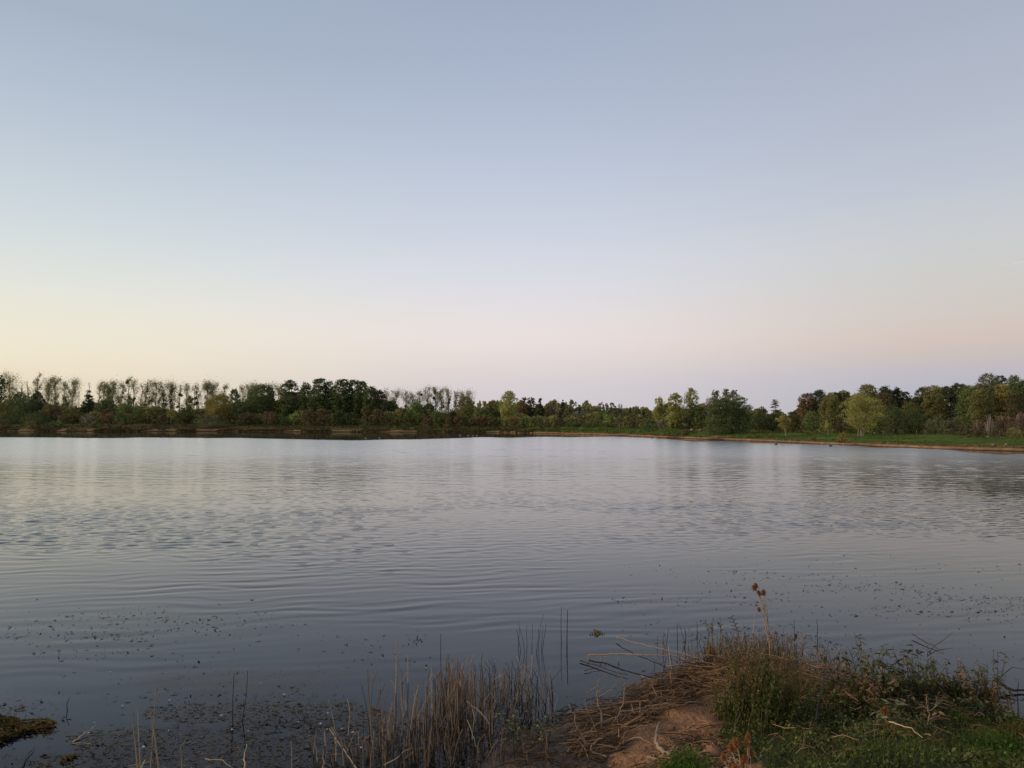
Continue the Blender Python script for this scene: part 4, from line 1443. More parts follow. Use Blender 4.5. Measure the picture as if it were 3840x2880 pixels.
STAKES = [  # px, top py, dist off shore, label
    (384, 1573, 22, "pale stake beside the reddish rounded tree"), (425, 1572, 22, "pale stake after the reddish rounded tree"),
    (504, 1576, 20, "first of two close white stakes"), (507.5, 1575, 20, "second of two close white stakes"), (728, 1578, 22, "grey stake before the large golden-olive tree"),
    (342, 1574, 22, "pale stake at the conical tree's foot"), (630, 1580, 22, "pale stake beneath the bright sapling"),
    (1458, 1584, 24, "stake at the grove's far end"), (1228, 1588, 24, "stake in the grove's shade"), (1630, 1585, 25, "fence stake before green bushes"),
    (1647, 1585, 25, "fence stake beside the orange-red tree"), (1720, 1587, 25, "fence stake below the orange-brown tree"), (1738, 1588, 25, "fence stake past the orange-brown tree"),
    (1925, 1588, 26, "pale post nearest the red-brown low tree"), (1950, 1590, 26, "pale post under the orchard trees, first"), (1978, 1590, 26, "pale post under the orchard trees, middle"),
    (1987, 1589, 26, "pale post under the orchard trees, last"),
    (3310, 1614, 33, "short fence post close to the many-trunked tree"), (3347, 1608, 33, "taller fence post after the short one"), (3376, 1610, 33, "leaning fence post of the close pair"),
    (3383, 1613, 33, "straight fence post of the close pair"), (3435, 1613, 33, "fence post alone before the dark hedge"), (3466, 1611, 33, "last fence post before the brown-green hedge")]
for px, tp, off, lb in STAKES:
    P = far_pos(px, off)
    h = max(.5, at_y(px, tp, P[1])[2] - P[2])
    rr = max(.05, P[1] / 759 * .16)
    rng = np.random.default_rng(int(px))
    mb = MB().tube(np.array([(0, 0, -.2), (rng.uniform(-.03, .03), 0, h * .5), (rng.uniform(-.09, .09), 0, h)]), rr * np.array([1, .95, .85]), 4, cap=True)
    tag(mb.obj("fence_post", WOODP, None, P), lb, "fence post", "posts along the wood edge")

# ------------------------------------------------------------------ near bank and lake bed
def near_ground_material():
    m, t = new_mat("near_bank_soil")
    g = N(t, "ShaderNodeNewGeometry")
    wet = N(t, "ShaderNodeAttribute", attribute_name="wet")
    grn = N(t, "ShaderNodeAttribute", attribute_name="green")

    def noise(sc, det=5, dist=0.0):
        nz = N(t, "ShaderNodeTexNoise")
        nz.inputs["Scale"].default_value = sc
        nz.inputs["Detail"].default_value = det
        nz.inputs["Distortion"].default_value = dist
        t.links.new(g.outputs["Position"], nz.inputs["Vector"])
        return nz.outputs["Fac"]

    def rr(v, a, b, c=0.0, d=1.0):
        r = N(t, "ShaderNodeMapRange")
        for k, x in zip(("From Min", "From Max", "To Min", "To Max"), (a, b, c, d)):
            r.inputs[k].default_value = x
        t.links.new(v, r.inputs["Value"])
        return r.outputs[0]
    n1, n2, n3 = noise(3.0), noise(22.0), noise(70.0, 3)
    soil = mixrgb(t, rr(n2, .35, .65), (.17, .078, .032), (.37, .18, .076))
    soil = mixrgb(t, rr(n1, .50, .66), soil, (.17, .088, .046))
    soil = mixrgb(t, rr(n3, .60, .70), soil, (.46, .29, .18))
    green = mixrgb(t, rr(n2, .3, .7), (.016, .024, .009), (.040, .048, .018))
    c = mixrgb(t, grn.outputs["Fac"], soil, green)
    mud = mixrgb(t, rr(n2, .3, .7), (.040, .028, .018), (.085, .062, .040))
    c = mixrgb(t, wet.outputs["Fac"], c, mud)
    b = N(t, "ShaderNodeBsdfPrincipled")
    b.inputs["Specular IOR Level"].default_value = .25
    t.links.new(c, b.inputs["Base Color"])
    rg = rr(wet.outputs["Fac"], 0, 1, .9, .55)
    t.links.new(rg, b.inputs["Roughness"])
    bp = N(t, "ShaderNodeBump")
    bp.inputs["Distance"].default_value = .05
    bp.inputs["Strength"].default_value = .9
    ad = N(t, "ShaderNodeMath", operation="MULTIPLY_ADD")
    t.links.new(n3, ad.inputs[0]); ad.inputs[1].default_value = .35
    t.links.new(n2, ad.inputs[2])
    t.links.new(ad.outputs[0], bp.inputs["Height"])
    t.links.new(bp.outputs[0], b.inputs["Normal"])
    o = N(t, "ShaderNodeOutputMaterial")
    t.links.new(b.outputs[0], o.inputs[0])
    return m


def poly_world(pts, z=.35):
    return np.array([at_z(px, py, z)[:2] for px, py in pts])


def in_poly(poly, x, y):
    x, y = np.asarray(x), np.asarray(y)
    ins = np.zeros(x.shape, bool)
    for i in range(len(poly)):
        a, b = poly[i], poly[(i + 1) % len(poly)]
        c = (a[1] > y) != (b[1] > y)
        with np.errstate(divide="ignore", invalid="ignore"):
            xi = a[0] + (y - a[1]) * (b[0] - a[0]) / (b[1] - a[1])
        ins ^= c & (x < xi)
    return ins


# the green, overgrown part of the bank in plan
GREEN = np.array([(1.95, 7.35), (2.6, 8.3), (3.2, 9.1), (4.4, 9.2), (5.4, 8.4), (6.5, 7.5), (12, 6.8), (12, 2), (1.35, 2), (1.15, 4.6), (1.62, 5.6), (1.95, 6.5)])


def green_mask(x, y):
    jx, jy = .22 * fbm(x * 1.6, y * 1.6, 71), .22 * fbm(x * 1.6, y * 1.6, 72)
    return in_poly(GREEN, x + jx, y + jy)


xs = np.concatenate([np.linspace(-40, -9, 40), np.arange(-8.9, 9, .065), np.linspace(9.1, 40, 40)])
ys = np.concatenate([np.linspace(-40, 2.5, 50), np.arange(2.6, 13, .065), np.linspace(13.1, 40, 70)])
XX, YY2 = np.meshgrid(xs, ys)
ZZ = near_h(XX, YY2)
i_ = np.arange(len(ys) - 1)[:, None] * len(xs)
j_ = np.arange(len(xs) - 1)[None]
Q_ = np.stack([i_ + j_, i_ + j_ + 1, i_ + len(xs) + j_ + 1, i_ + len(xs) + j_], -1).reshape(-1, 4)
me = mesh_np("near_bank", np.stack([XX, YY2, ZZ], -1).reshape(-1, 3), Q_, near_ground_material(), smooth=True)
MULCH = poly_world([(1800, 2960), (1960, 2700), (2130, 2600), (2330, 2560), (2500, 2480), (2720, 2450), (2640, 2600), (2500, 2660), (2400, 2740), (2330, 2850), (2260, 2960)], .15)
attr(me, "wet", np.clip((.13 - ZZ) / .10 + .45 * fbm(XX * 3, YY2 * 3, 4) + 1.1 * in_poly(MULCH, XX + .12 * fbm(XX * 4, YY2 * 4, 6), YY2 + .12 * fbm(XX * 4, YY2 * 4, 7)), 0, 1).ravel())
attr(me, "green", green_mask(XX, YY2).astype(float).ravel())
tag(obj("near_bank", me), kind="structure")

# ------------------------------------------------------------------ near materials
REED = bark_mat("dead_reed", (.048, .032, .021), (.27, .175, .105), 3.0, True)
REED_DARK = bark_mat("wet_dark_reed", (.014, .012, .011), (.050, .040, .032), 3.0, True)
REED_PALE = bark_mat("pale_straw", (.18, .13, .08), (.42, .32, .21), 3.0, True)
DRIFT = bark_mat("driftwood", (.14, .092, .058), (.34, .24, .165), 5.0)
DRIFT_DARK = bark_mat("wet_branch", (.020, .016, .013), (.060, .046, .036), 5.0)
STRAW = leaf_mat("dry_litter", (.060, .036, .020), (.36, .22, .125), .1, 2.0)
HERB = leaf_mat("herb_leaves", (.036, .048, .015), (.125, .130, .040), .25, 3.0)
HERB_BROWN = leaf_mat("herb_seed_brown", (.090, .062, .026), (.24, .16, .070), .2, 3.0)
COVER = leaf_mat("ground_cover_leaves", (.020, .030, .011), (.15, .165, .055), .2, 1.4)
GRASSN = leaf_mat("near_grass", (.026, .042, .012), (.105, .125, .036), .3, 1.2)
GRASSB = leaf_mat("bright_grass", (.05, .095, .018), (.13, .19, .04), .3, 1.2)
GRASSY = leaf_mat("yellowing_grass", (.10, .085, .025), (.20, .15, .05), .3, 1.2)
FLAKE = leaf_mat("floating_bits", (.030, .024, .018), (.17, .125, .085), .1, 1.0)
WEED = leaf_mat("waterweed", (.040, .032, .014), (.13, .090, .035), .15, 1.5)
TEASEL = leaf_mat("teasel_bristles", (.24, .095, .034), (.50, .23, .095), .25, 8.0)
TCORE = leaf_mat("teasel_core", (.10, .042, .018), (.14, .06, .026), 0, 8.0)
TSTEM = bark_mat("teasel_stem", (.22, .145, .085), (.42, .30, .19), 6.0)
SHELL = plain_mat("white_petal", (.42, .42, .39), .6)
LEAFO = {k: bark_mat("plant_leaf_" + k, a, b, 1.0, True) for k, (a, b) in {
    "green": ((.045, .060, .018), (.13, .14, .045)), "brown": ((.085, .055, .026), (.26, .16, .080)), "pale": ((.07, .085, .035), (.17, .175, .085)), "dark": ((.018, .028, .014), (.05, .065, .028))}.items()}


# ------------------------------------------------------------------ reeds: each stem a part of its clump
def unit_reed(seed, r=.0042):
    rng = np.random.default_rng(seed)
    z = np.linspace(0, 1, 6)
    bx, by = rng.normal(0, .035, 2)
    kink = np.where(z > .8, (z - .8) * rng.normal(0, .35), 0)
    P = np.stack([bx * z * z + kink, by * z * z, z], 1)
    mb = MB().tube(P, r * (1.15 - .55 * z), 5)
    for k in range(rng.integers(0, 3)):          # a torn dry sheath at a node
        zz = rng.uniform(.3, .9)
        p = np.array([bx * zz * zz, by * zz * zz, zz])
        a = rng.uniform(0, 6.28)
        d = np.array([math.cos(a), math.sin(a), 0])
        s = np.array([-d[1], d[0], 0]) * .004
        q = p + d * .022 + [0, 0, rng.uniform(-.02, .06)]
        mb.add([p - s, p + s, q + s * .3, q - s * .3], [[0, 1, 2, 3]])
    return mb


REEDS = {k: [unit_reed(50 + i).mesh("reed_stem", m, True) for i in range(7)] for k, m in (("brown", REED), ("dark", REED_DARK), ("pale", REED_PALE))}


def add_stem(root, rng, loc, L, lean, mat, name="stem", azm=None, thick=1.0):
    o = bpy.data.objects.new(name, REEDS[mat][rng.integers(0, 7)])
    COL.objects.link(o)
    o.parent = root
    o.location = tuple(loc)
    a = rng.uniform(0, 6.28) if azm is None else azm
    d = Vector((math.cos(a) * math.sin(lean), math.sin(a) * math.sin(lean), math.cos(lean)))
    o.rotation_euler = d.to_track_quat("Z", "Y").to_euler()
    o.scale = (thick, thick, L)
    return o


def clump(px, py, sx, sy, n, h0, h1, label, mats=("brown",), lean=.09, name="reed_clump", group="clumps of dead reeds", seed=0, zmin=-.14, thick=1.0, probs=None):
    rng = np.random.default_rng(seed + 900)
    c = at_z(px, py, 0)
    c[2] = max(float(near_h(c[0], c[1])), 0)
    root = empty(name, c)
    tag(root, label, "reeds", group)
    for i in range(n):
        dx, dy = np.clip(rng.normal(0, sx), -2.2 * sx, 2.2 * sx), np.clip(rng.normal(0, sy), -2.2 * sy, 2.2 * sy)
        z = max(float(near_h(c[0] + dx, c[1] + dy)), zmin) - .02
        e = math.exp(-.5 * ((dx / sx) ** 2 + (dy / sy) ** 2) * .4)
        L = (h0 + (h1 - h0) * rng.uniform(0, 1) ** 1.2) * (.55 + .45 * e) + max(0, -z) 
        ln = abs(rng.normal(0, lean))
        if n > 20 and rng.uniform() < .10:
            ln, L = rng.uniform(.4, 1.25), L * .7
        add_stem(root, rng, (dx, dy, z - c[2]), L, ln, mats[rng.choice(len(mats), p=probs)], thick=thick * rng.uniform(.75, 1.25))
    return root


clump(1725, 2700, .26, .24, 120, .34, .66, "densest clump of brown reeds standing in the shallow water", ("brown", "dark", "pale"), .10, seed=1, probs=[.72, .2, .08])
clump(1700, 2640, .11, .08, 46, .40, .58, "tight tuft of tall reddish reeds rising from the densest clump", ("brown",), .05, seed=2)
clump(1520, 2745, .32, .26, 60, .34, .74, "loose group of taller pale-tipped reeds beside the dark open water", ("brown", "pale", "dark"), .08, seed=3, probs=[.5, .35, .15])
clump(1640, 2850, .48, .16, 130, .18, .46, "short dark reeds closest to the bottom of the photo", ("dark", "brown"), .16, seed=4, probs=[.6, .4])
clump(1930, 2640, .26, .24, 84, .26, .58, "dark reed group behind the small leafy plant", ("dark", "brown", "pale"), .12, seed=5, probs=[.45, .4, .15])
clump(1800, 2570, .30, .16, 20, .22, .46, "thinly set reeds at the outer edge of the reed bed", ("brown", "dark", "pale"), .07, seed=6, probs=[.4, .3, .3])
clump(1360, 2850, .28, .16, 22, .22, .42, "few thin reeds at the edge of the brown floating litter", ("brown", "pale"), .12, seed=7)
clump(1990, 2440, .10, .10, 9, .34, .58, "forked dark stalks standing in open water beyond the reed bed", ("dark",), .06, seed=8)
clump(2075, 2655, .05, .05, 5, .30, .52, "dark bent stalks in the water beside the muddy shelf", ("dark",), .10, seed=9)
clump(2560, 2430, .16, .10, 10, .16, .34, "dark stubble stalks in the water before the brushy point", ("dark",), .05, seed=10)
clump(2600, 2520, .20, .14, 60, .10, .26, "black reed stubble in the bay beside the fallen branches", ("dark", "brown"), .08, seed=11, probs=[.7, .3])
clump(2760, 2500, .26, .16, 150, .30, .50, "brown brushy reeds on the point, nearer the fallen branches", ("brown", "pale", "dark"), .16, seed=12, probs=[.66, .14, .2])
clump(2905, 2500, .24, .18, 150, .30, .52, "brown brushy reeds on the point around the tall teasel", ("brown", "pale", "dark"), .20, seed=13, probs=[.66, .14, .2])
clump(3060, 2520, .24, .14, 60, .20, .42, "broken dark reeds sloping down beyond the tall teasel", ("brown", "dark", "pale"), .30, seed=14, probs=[.5, .35, .15])
clump(3150, 2510, .16, .12, 26, .16, .34, "dark stubble reeds before the leafy plants", ("dark", "brown"), .12, seed=15)
clump(580, 2905, .12, .06, 5, .45, .86, "few straw-coloured reed stalks on the bottom edge before dark water", ("pale",), .12, name="reed_clump", seed=16, thick=1.2)
clump(505, 2900, .03, .03, 3, .08, .16, "short broken reed stub beside the straw-coloured stalks", ("pale",), .15, seed=17, thick=1.7)


def stalk(bx, by, tx, ty, label, mat="dark", thick=1.0, group="single stalks standing in the water"):
    b = at_z(bx, by, 0)
    t = at_y(tx, ty, b[1])
    d = t - b
    L = np.linalg.norm(d)
    rng = np.random.default_rng(int(bx + by))
    P = np.stack([np.linspace(0, d[0], 6), np.zeros(6) + .01 * np.sin(np.linspace(0, 3, 6)), np.linspace(0, d[2], 6)], 1)
    P[:, 0] += .012 * rng.normal() * np.sin(np.linspace(0, 3.1, 6))
    P = np.vstack([P[0] - d * .25 / L * .6, P])
    o = MB().tube(P, .0052 * thick * np.linspace(1.15, .6, 7), 5).obj("reed_stalk", {"dark": REED_DARK, "pale": REED_PALE, "brown": REED}[mat], None, b)
    tag(o, label, "reed", group)


for a in [(2105, 2412, 2106, 2275, "first stalk of the lone pair in open water"), (2126, 2426, 2129, 2287, "second, thicker stalk of the lone pair in open water"),
          (872, 2722, 878, 2522, "slim stalk of the two in the dark open water"), (908, 2702, 927, 2515, "slightly leaning stalk of the two in the dark open water"),
          (2541, 2408, 2540, 2338, "short dark stalk nearest the fallen branches' tips"), (2567, 2432, 2568, 2358, "thick dark stalk before the green sprigs"),
          (2981, 2462, 2978, 2322, "dark stalk with a small cattail-like knob"), (3065, 2425, 3063, 2322, "thin dark stalk past the knobbed one"),
          (2615, 2380, 2614, 2330, "short stalk beside the leafy sprigs"), (2822, 2375, 2829, 2297, "pale stalk just before the tall teasel"),
          (1655, 2575, 1653, 2376, "thin tall stalk apart at the reed bed's outer side"), (1530, 2560, 1524, 2430, "pale-tipped stalk leaning into the dark water"),
          (1484, 2600, 1486, 2388, "tallest pale stalk with a frayed broken top"), (253, 2668, 262, 2615, "bent thin stalk in the water beside the weed mat"),
          (3818, 2650, 3820, 2560, "thin dark stalk beside the log at the frame edge")]:
    stalk(*a[:5], mat="pale" if "pale" in a[4] else "dark", thick=1.5 if ("thick" in a[4] or "tallest" in a[4]) else 1.0)
o = MB().tube(np.array([(0, 0, -.02), (0, 0, .035)]), [.014, .014], 7).obj("seed_head", REED_DARK, None)
o.location = at_y(2985, 2388, at_z(2981, 2462)[1])
for x in list(bpy.data.objects):
    if x.get("label") == "dark stalk with a small cattail-like knob":
        o.parent = x
        o.location = o.location - x.location

# ------------------------------------------------------------------ driftwood and branches
LIFT = .02


def gp(X, Y, lift=LIFT):                       # point on bank or water from close-up photo coordinates
    return on_bank(2050 + X / 2.765, 2280 + Y / 2.765, lift)


def up(X, Y, depth):                           # point above the ground at a given depth
    return at_y(2050 + X / 2.765, 2280 + Y / 2.765, depth)


def smooth_path(P, n=4, seed=0, jit=.008):
    P = np.asarray(P, float)
    t = np.arange(len(P))
    tt = np.linspace(0, len(P) - 1, (len(P) - 1) * n + 1)
    Q = np.stack([np.interp(tt, t, P[:, i]) for i in range(3)], 1)
    for _ in range(2):
        Q[1:-1] = .25 * Q[:-2] + .5 * Q[1:-1] + .25 * Q[2:]
    rng = np.random.default_rng(seed)
    Q[1:-1] += rng.normal(0, jit, Q[1:-1].shape) * np.array([1, .6, .6])
    return Q


def branch(paths, radii, label, mat=DRIFT, name="driftwood_branch", group="branches washed up on the near bank", cat="branch"):
    root = np.array(paths[0][0])
    mb = MB()
    for i, (p, r) in enumerate(zip(paths, radii)):
        q = smooth_path(np.array(p) - root, seed=len(label) + i)
        mb.tube(q, np.linspace(r, r * .4, len(q)) * (.85 if r < .02 else 1), 6)
    tag(mb.obj(name, mat, None, root, smooth=True), label, cat, group)


def rel(base, pts):
    """upright branch: all points in the plane at the base's depth"""
    b = gp(*base, .0)
    return [b] + [up(X, Y, b[1] + dy) for X, Y, dy in pts]


branch([[gp(210, 1530), gp(400, 1370, .05), gp(600, 1240, .07), gp(850, 1150, .05), gp(1080, 1110, .06), gp(1130, 1060, .05)]], [.011], "long straight branch slanting up from the lower corner of the brush heap")
branch([[gp(270, 1560), gp(430, 1490, .03), gp(600, 1390, .05), gp(800, 1270, .05), gp(1000, 1140, .06), gp(1300, 1020, .05), gp(1480, 950, .03)]], [.012], "longest branch of the heap, running under the straight one toward the point")
branch([[gp(620, 1570), gp(450, 1530, .03), gp(500, 1450, .06), gp(650, 1380, .05), gp(850, 1280, .05), gp(1010, 1150, .06)]], [.013], "branch with a sharp elbow at the front of the heap")
branch([[gp(1120, 1115), gp(1400, 1050, .05), gp(1550, 1030, .07), gp(1710, 1050, .03)]], [.009], "thin arched branch along the top of the bare earth")
branch([[gp(770, 1095), gp(840, 1130, .05), gp(1000, 1100, .05), gp(1100, 1060, .04)]], [.013], "short pale forked piece at the middle of the heap")
branch([[gp(1320, 1570, .03), gp(1190, 1540, .04), gp(1140, 1480, .06), gp(1130, 1400, .08), gp(1175, 1240, .05)], [gp(1130, 1400, .08), gp(1190, 1310, .06)]], [.024, .012], "thick pale crooked driftwood lying on the bare earth", cat="driftwood")
b0 = gp(565, 1260, 0)
branch([rel((565, 1260), [(555, 1080, 0), (535, 950, .02), (520, 780, .03)]), [up(540, 940, b0[1] + .02), up(620, 870, b0[1]), up(730, 780, b0[1] - .04)],
        [up(522, 815, b0[1] + .02), up(460, 850, b0[1]), up(390, 885, b0[1] - .05)], [up(545, 1015, b0[1]), up(330, 1030, b0[1] - .06)], [up(530, 775, b0[1]), up(640, 672, b0[1] + .08)],
        [up(548, 1050, b0[1]), up(420, 1075, b0[1] - .05)], [up(545, 870, b0[1]), up(600, 800, b0[1] + .03)]], [.013, .006, .006, .006, .006, .005, .005], "upright forked bare branch standing at the water's edge")
b1 = gp(690, 1190, 0)
branch([rel((690, 1190), [(760, 1070, 0), (800, 950, 0), (812, 830, 0), (775, 720, 0), (690, 620, .02)])], [.0085], "tall bow-shaped branch curving up over the water")
b2 = gp(435, 1480, 0)
branch([rel((435, 1480), [(400, 1380, 0), (310, 1230, 0), (280, 1100, 0), (230, 1000, .02)]), [up(395, 1370, b2[1]), up(330, 1320, b2[1]), up(262, 1308, b2[1] - .02)]], [.009, .007], "curved upright stick with a side arm at the heap's corner")
branch([rel((550, 1345), [(490, 1220, 0), (430, 1080, 0), (385, 930, .02)])], [.0065], "thin leaning stick between the curved and forked branches")
branch([[gp(430, 515, .03), gp(600, 530, .06), gp(850, 570, .12), gp(1100, 612, .15), gp(1300, 628, .16), gp(1800, 612, .14)]] +
       [[gp(x, 545, .07), gp(x + 5, 560, -.0) - np.array([0, 0, .05])] for x in (435, 555, 610, 750)], [.013, .007, .008, .006, .009], "long fallen branch reaching over the water with hanging stubs")
branch([[gp(720, 335, .05), gp(860, 400, .08), gp(1100, 480, .10), gp(1300, 540, .12), gp(1600, 625, .12), gp(1820, 745, .05)]], [.0085], "pale slender branch lying diagonally from the water to the point")
branch([[gp(1370, 560, .1), up(1400, 500, gp(1370, 560)[1]), up(1450, 450, gp(1370, 560)[1]), up(1550, 430, gp(1370, 560)[1] + .05)]], [.006], "small arched twig over the pale slender branch")
bq = gp(1240, 520, 0)
branch([[bq, up(1220, 400, bq[1]), up(1120, 320, bq[1])], [up(1230, 450, bq[1]), up(1180, 280, bq[1]), up(1140, 200, bq[1])], [up(1225, 480, bq[1]), up(1180, 460, bq[1]), up(1110, 515, bq[1])], [up(1180, 460, bq[1]), up(1270, 320, bq[1])]],
       [.005, .004, .004, .004], "pale crossed twigs sticking out of the water before the point")
branch([[gp(345, 560), gp(560, 630), gp(700, 680), gp(850, 720)]], [.010], "dark wet branch lying in the water under the fallen one", DRIFT_DARK)
branch([[gp(390, 665), gp(560, 635)], ], [.006], "short dark twig in the water beside the wet branch", DRIFT_DARK)
branch([[gp(1640, 700, .05), gp(1500, 620, .1), gp(1270, 570, .12), gp(1180, 590, .1)]], [.007], "straw-coloured stem lying behind the fallen branch", REED_PALE)
branch([[gp(1265, 560, .2), gp(1290, 700, .1), gp(1320, 840, .02)]], [.006], "pale stem leaning against the fallen branch", REED_PALE)
branch([[gp(980, 720, .02), gp(1130, 790, .03), gp(1190, 795, .03)]], [.006], "thin stick on the muddy shelf")
branch([[gp(1010, 850, .02), gp(1110, 838, .04), gp(1230, 830, .03)]], [.006], "flat-lying stick across the muddy shelf")
branch([[gp(850, 1400), gp(760, 1440, .04), gp(720, 1500, .02)], [gp(850, 1400, .03), gp(980, 1390, .05), gp(1120, 1450, .02)]], [.008, .009], "arched twig at the front with a fresh yellow leaf")


def g2(px, py, lift=.02):
    return on_bank(px, py, lift)


branch([[g2(3060, 2755, .12), g2(3090, 2670, .3), g2(3125, 2600, .38)], [g2(3085, 2680, .28), g2(3180, 2560, .34)], [g2(3088, 2640, .33), g2(2960, 2550, .30)], [g2(3080, 2690, .26), g2(3000, 2720, .18), g2(2990, 2750, .1)]],
       [.010, .009, .009, .006], "dark forked branch lying among the green plants", BARK)
branch([[g2(3336, 2782, .16), g2(3400, 2805, .17), g2(3462, 2828, .12)]], [.0075], "pale brown dry stem lying across the ground cover", REED_PALE)
branch([[at_z(3420, 2378, .05), at_z(3480, 2412, .03), at_z(3540, 2447, .01)]], [.009], "dark twig of a crossed pair floating on the water", DRIFT_DARK, group="twigs in the water beyond the leafy plants")
branch([[at_z(3478, 2456, .01), at_z(3500, 2425, .03), at_z(3572, 2370, .12)]], [.007], "second twig of the crossed pair, pointing up from the water", DRIFT_DARK, group="twigs in the water beyond the leafy plants")
branch([[at_z(3725, 2545, .12), at_z(3770, 2575, .06), at_z(3800, 2588, .03), at_z(3860, 2590, .02)], [at_z(3770, 2575, .06), at_z(3815, 2620, .01)], [at_z(3740, 2556, .1), at_z(3790, 2500, .2), at_z(3840, 2512, .18)]], [.022, .010, .007],
       "dark log reaching into the water at the frame edge", DRIFT_DARK, group="twigs in the water beyond the leafy plants", cat="log", name="log")
branch([[at_z(270, 2785, .01), at_z(310, 2755, .02), at_z(360, 2718, .05)], [at_z(270, 2785, .01), at_z(300, 2786, .01), at_z(345, 2792, 0.005)]], [.009, .007], "forked twig in the water touching the weed mat", REED_PALE, group="twigs in the water by the weed mat")
branch([[at_z(70, 2890, .01), at_z(105, 2830, .02), at_z(130, 2800, .015)]], [.008], "dark twig under the weed mat near the corner", DRIFT_DARK, group="twigs in the water by the weed mat")
branch([[at_z(1340, 2885, .02), at_z(1290, 2815, .12), at_z(1235, 2732, .10)]], [.007], "pale curved stem rising from the bottom edge to the floating litter", REED_PALE, group="straw stems in the reed bed")
branch([[at_z(1440, 2870, .03), at_z(1490, 2840, .10), at_z(1545, 2800, .16)]], [.008], "pale stem leaning across the short dark reeds", REED_PALE, group="straw stems in the reed bed")
branch([[at_z(1750, 2630, .20), at_z(1800, 2670, .22), at_z(1835, 2715, .18)]], [.008], "brown bent stem between the dense clump and the leafy plant", REED, group="straw stems in the reed bed")
branch([[at_z(1752, 2700, .10), at_z(1775, 2760, .12), at_z(1795, 2825, .10)]], [.007], "pale bent stem in front of the dense clump", REED_PALE, group="straw stems in the reed bed")
branch([[at_z(770, 2845, .05), at_z(830, 2850, .08), at_z(880, 2885, .05)]], [.007], "pale bent stem at the bottom edge among floating litter", REED_PALE, group="straw stems in the reed bed")
branch([[at_z(912, 2890, .02), at_z(918, 2835, .10), at_z(925, 2790, .18)]], [.010], "thick straw stub standing at the bottom edge", REED_PALE, group="straw stems in the reed bed")
branch([[at_z(1216, 2895, .0), at_z(1215, 2850, .06), at_z(1212, 2812, .14)], [at_z(1216, 2870, .02), at_z(1225, 2820, .12)]], [.010, .006], "split straw stub at the bottom edge beside the curved stem", REED_PALE, group="straw stems in the reed bed")


# ------------------------------------------------------------------ litter of sticks and straw on the point
def litter(name, poly, n, mat, l0, l1, r, ang, spread, lift=.07, seed=0, kink=.15):
    rng = np.random.default_rng(seed + 300)
    lo, hi = poly.min(0), poly.max(0)
    x, y = rng.uniform(lo[0], hi[0], n * 3), rng.uniform(lo[1], hi[1], n * 3)
    k = in_poly(poly, x, y)
    x, y = x[k][:n], y[k][:n]
    mb = MB()
    for a, b in zip(x, y):
        L = rng.uniform(l0, l1)
        t = rng.normal(ang, spread)
        d = np.array([math.cos(t), math.sin(t), 0]) * L / 2
        P = np.array([[a, b, 0] - d, [a, b, 0] + rng.normal(0, kink * L * .2, 3), [a, b, 0] + d])
        h = np.maximum(near_h(P[:, 0], P[:, 1]), 0)
        P[:, 2] = h + rng.uniform(0, 1) ** 2 * lift + .004 + rng.uniform(0, .03, 3)
        mb.tube(P, r * rng.uniform(.6, 1.3), 4, cap=False)
    tag(mb.obj(name, mat), kind="stuff")


SHELF = poly_world([(2130, 2760), (2170, 2660), (2330, 2630), (2340, 2570), (2500, 2520), (2640, 2470), (2780, 2470), (2700, 2600), (2600, 2660), (2480, 2700), (2360, 2790), (2200, 2870)], .12)
litter("dark_litter", MULCH, 700, leaf_mat("dark_litter", (.030, .020, .013), (.15, .092, .055), .1, 2.0), .04, .26, .0034, .5, .9, .05, 6)
litter("straw_litter", SHELF, 860, STRAW, .08, .42, .0038, .55, .55, .09, 1)
litter("reed_straw", poly_world([(2480, 2560), (2620, 2470), (3000, 2460), (3180, 2530), (3100, 2620), (2760, 2620), (2620, 2600)], .15), 520, STRAW, .12, .5, .004, -.1, .7, .22, 2)
litter("straw_crumbs", poly_world([(2060, 2900), (2200, 2800), (2400, 2740), (2560, 2650), (2720, 2660), (2760, 2800), (2700, 3000), (2200, 3000)], .5), 1500, STRAW, .03, .16, .0035, .4, 1.2, .03, 3)
litter("earth_twigs", poly_world([(2300, 2890), (2420, 2740), (2560, 2650), (2720, 2640), (2760, 2790), (2720, 2920)], .45), 230, STRAW, .07, .34, .0036, .5, .7, .04, 8)
litter("shrub_litter", poly_world([(2950, 2600), (3250, 2560), (3600, 2620), (3760, 2680), (3700, 2740), (3300, 2720), (2950, 2700)], .3), 420, STRAW, .06, .26, .0034, .2, 1.2, .2, 9)
litter("green_bank_straw", poly_world([(2900, 2600), (3300, 2600), (3700, 2680), (3840, 2700), (3840, 2880), (2800, 2880)], .5), 260, STRAW, .06, .22, .003, .1, 1.3, .12, 4)


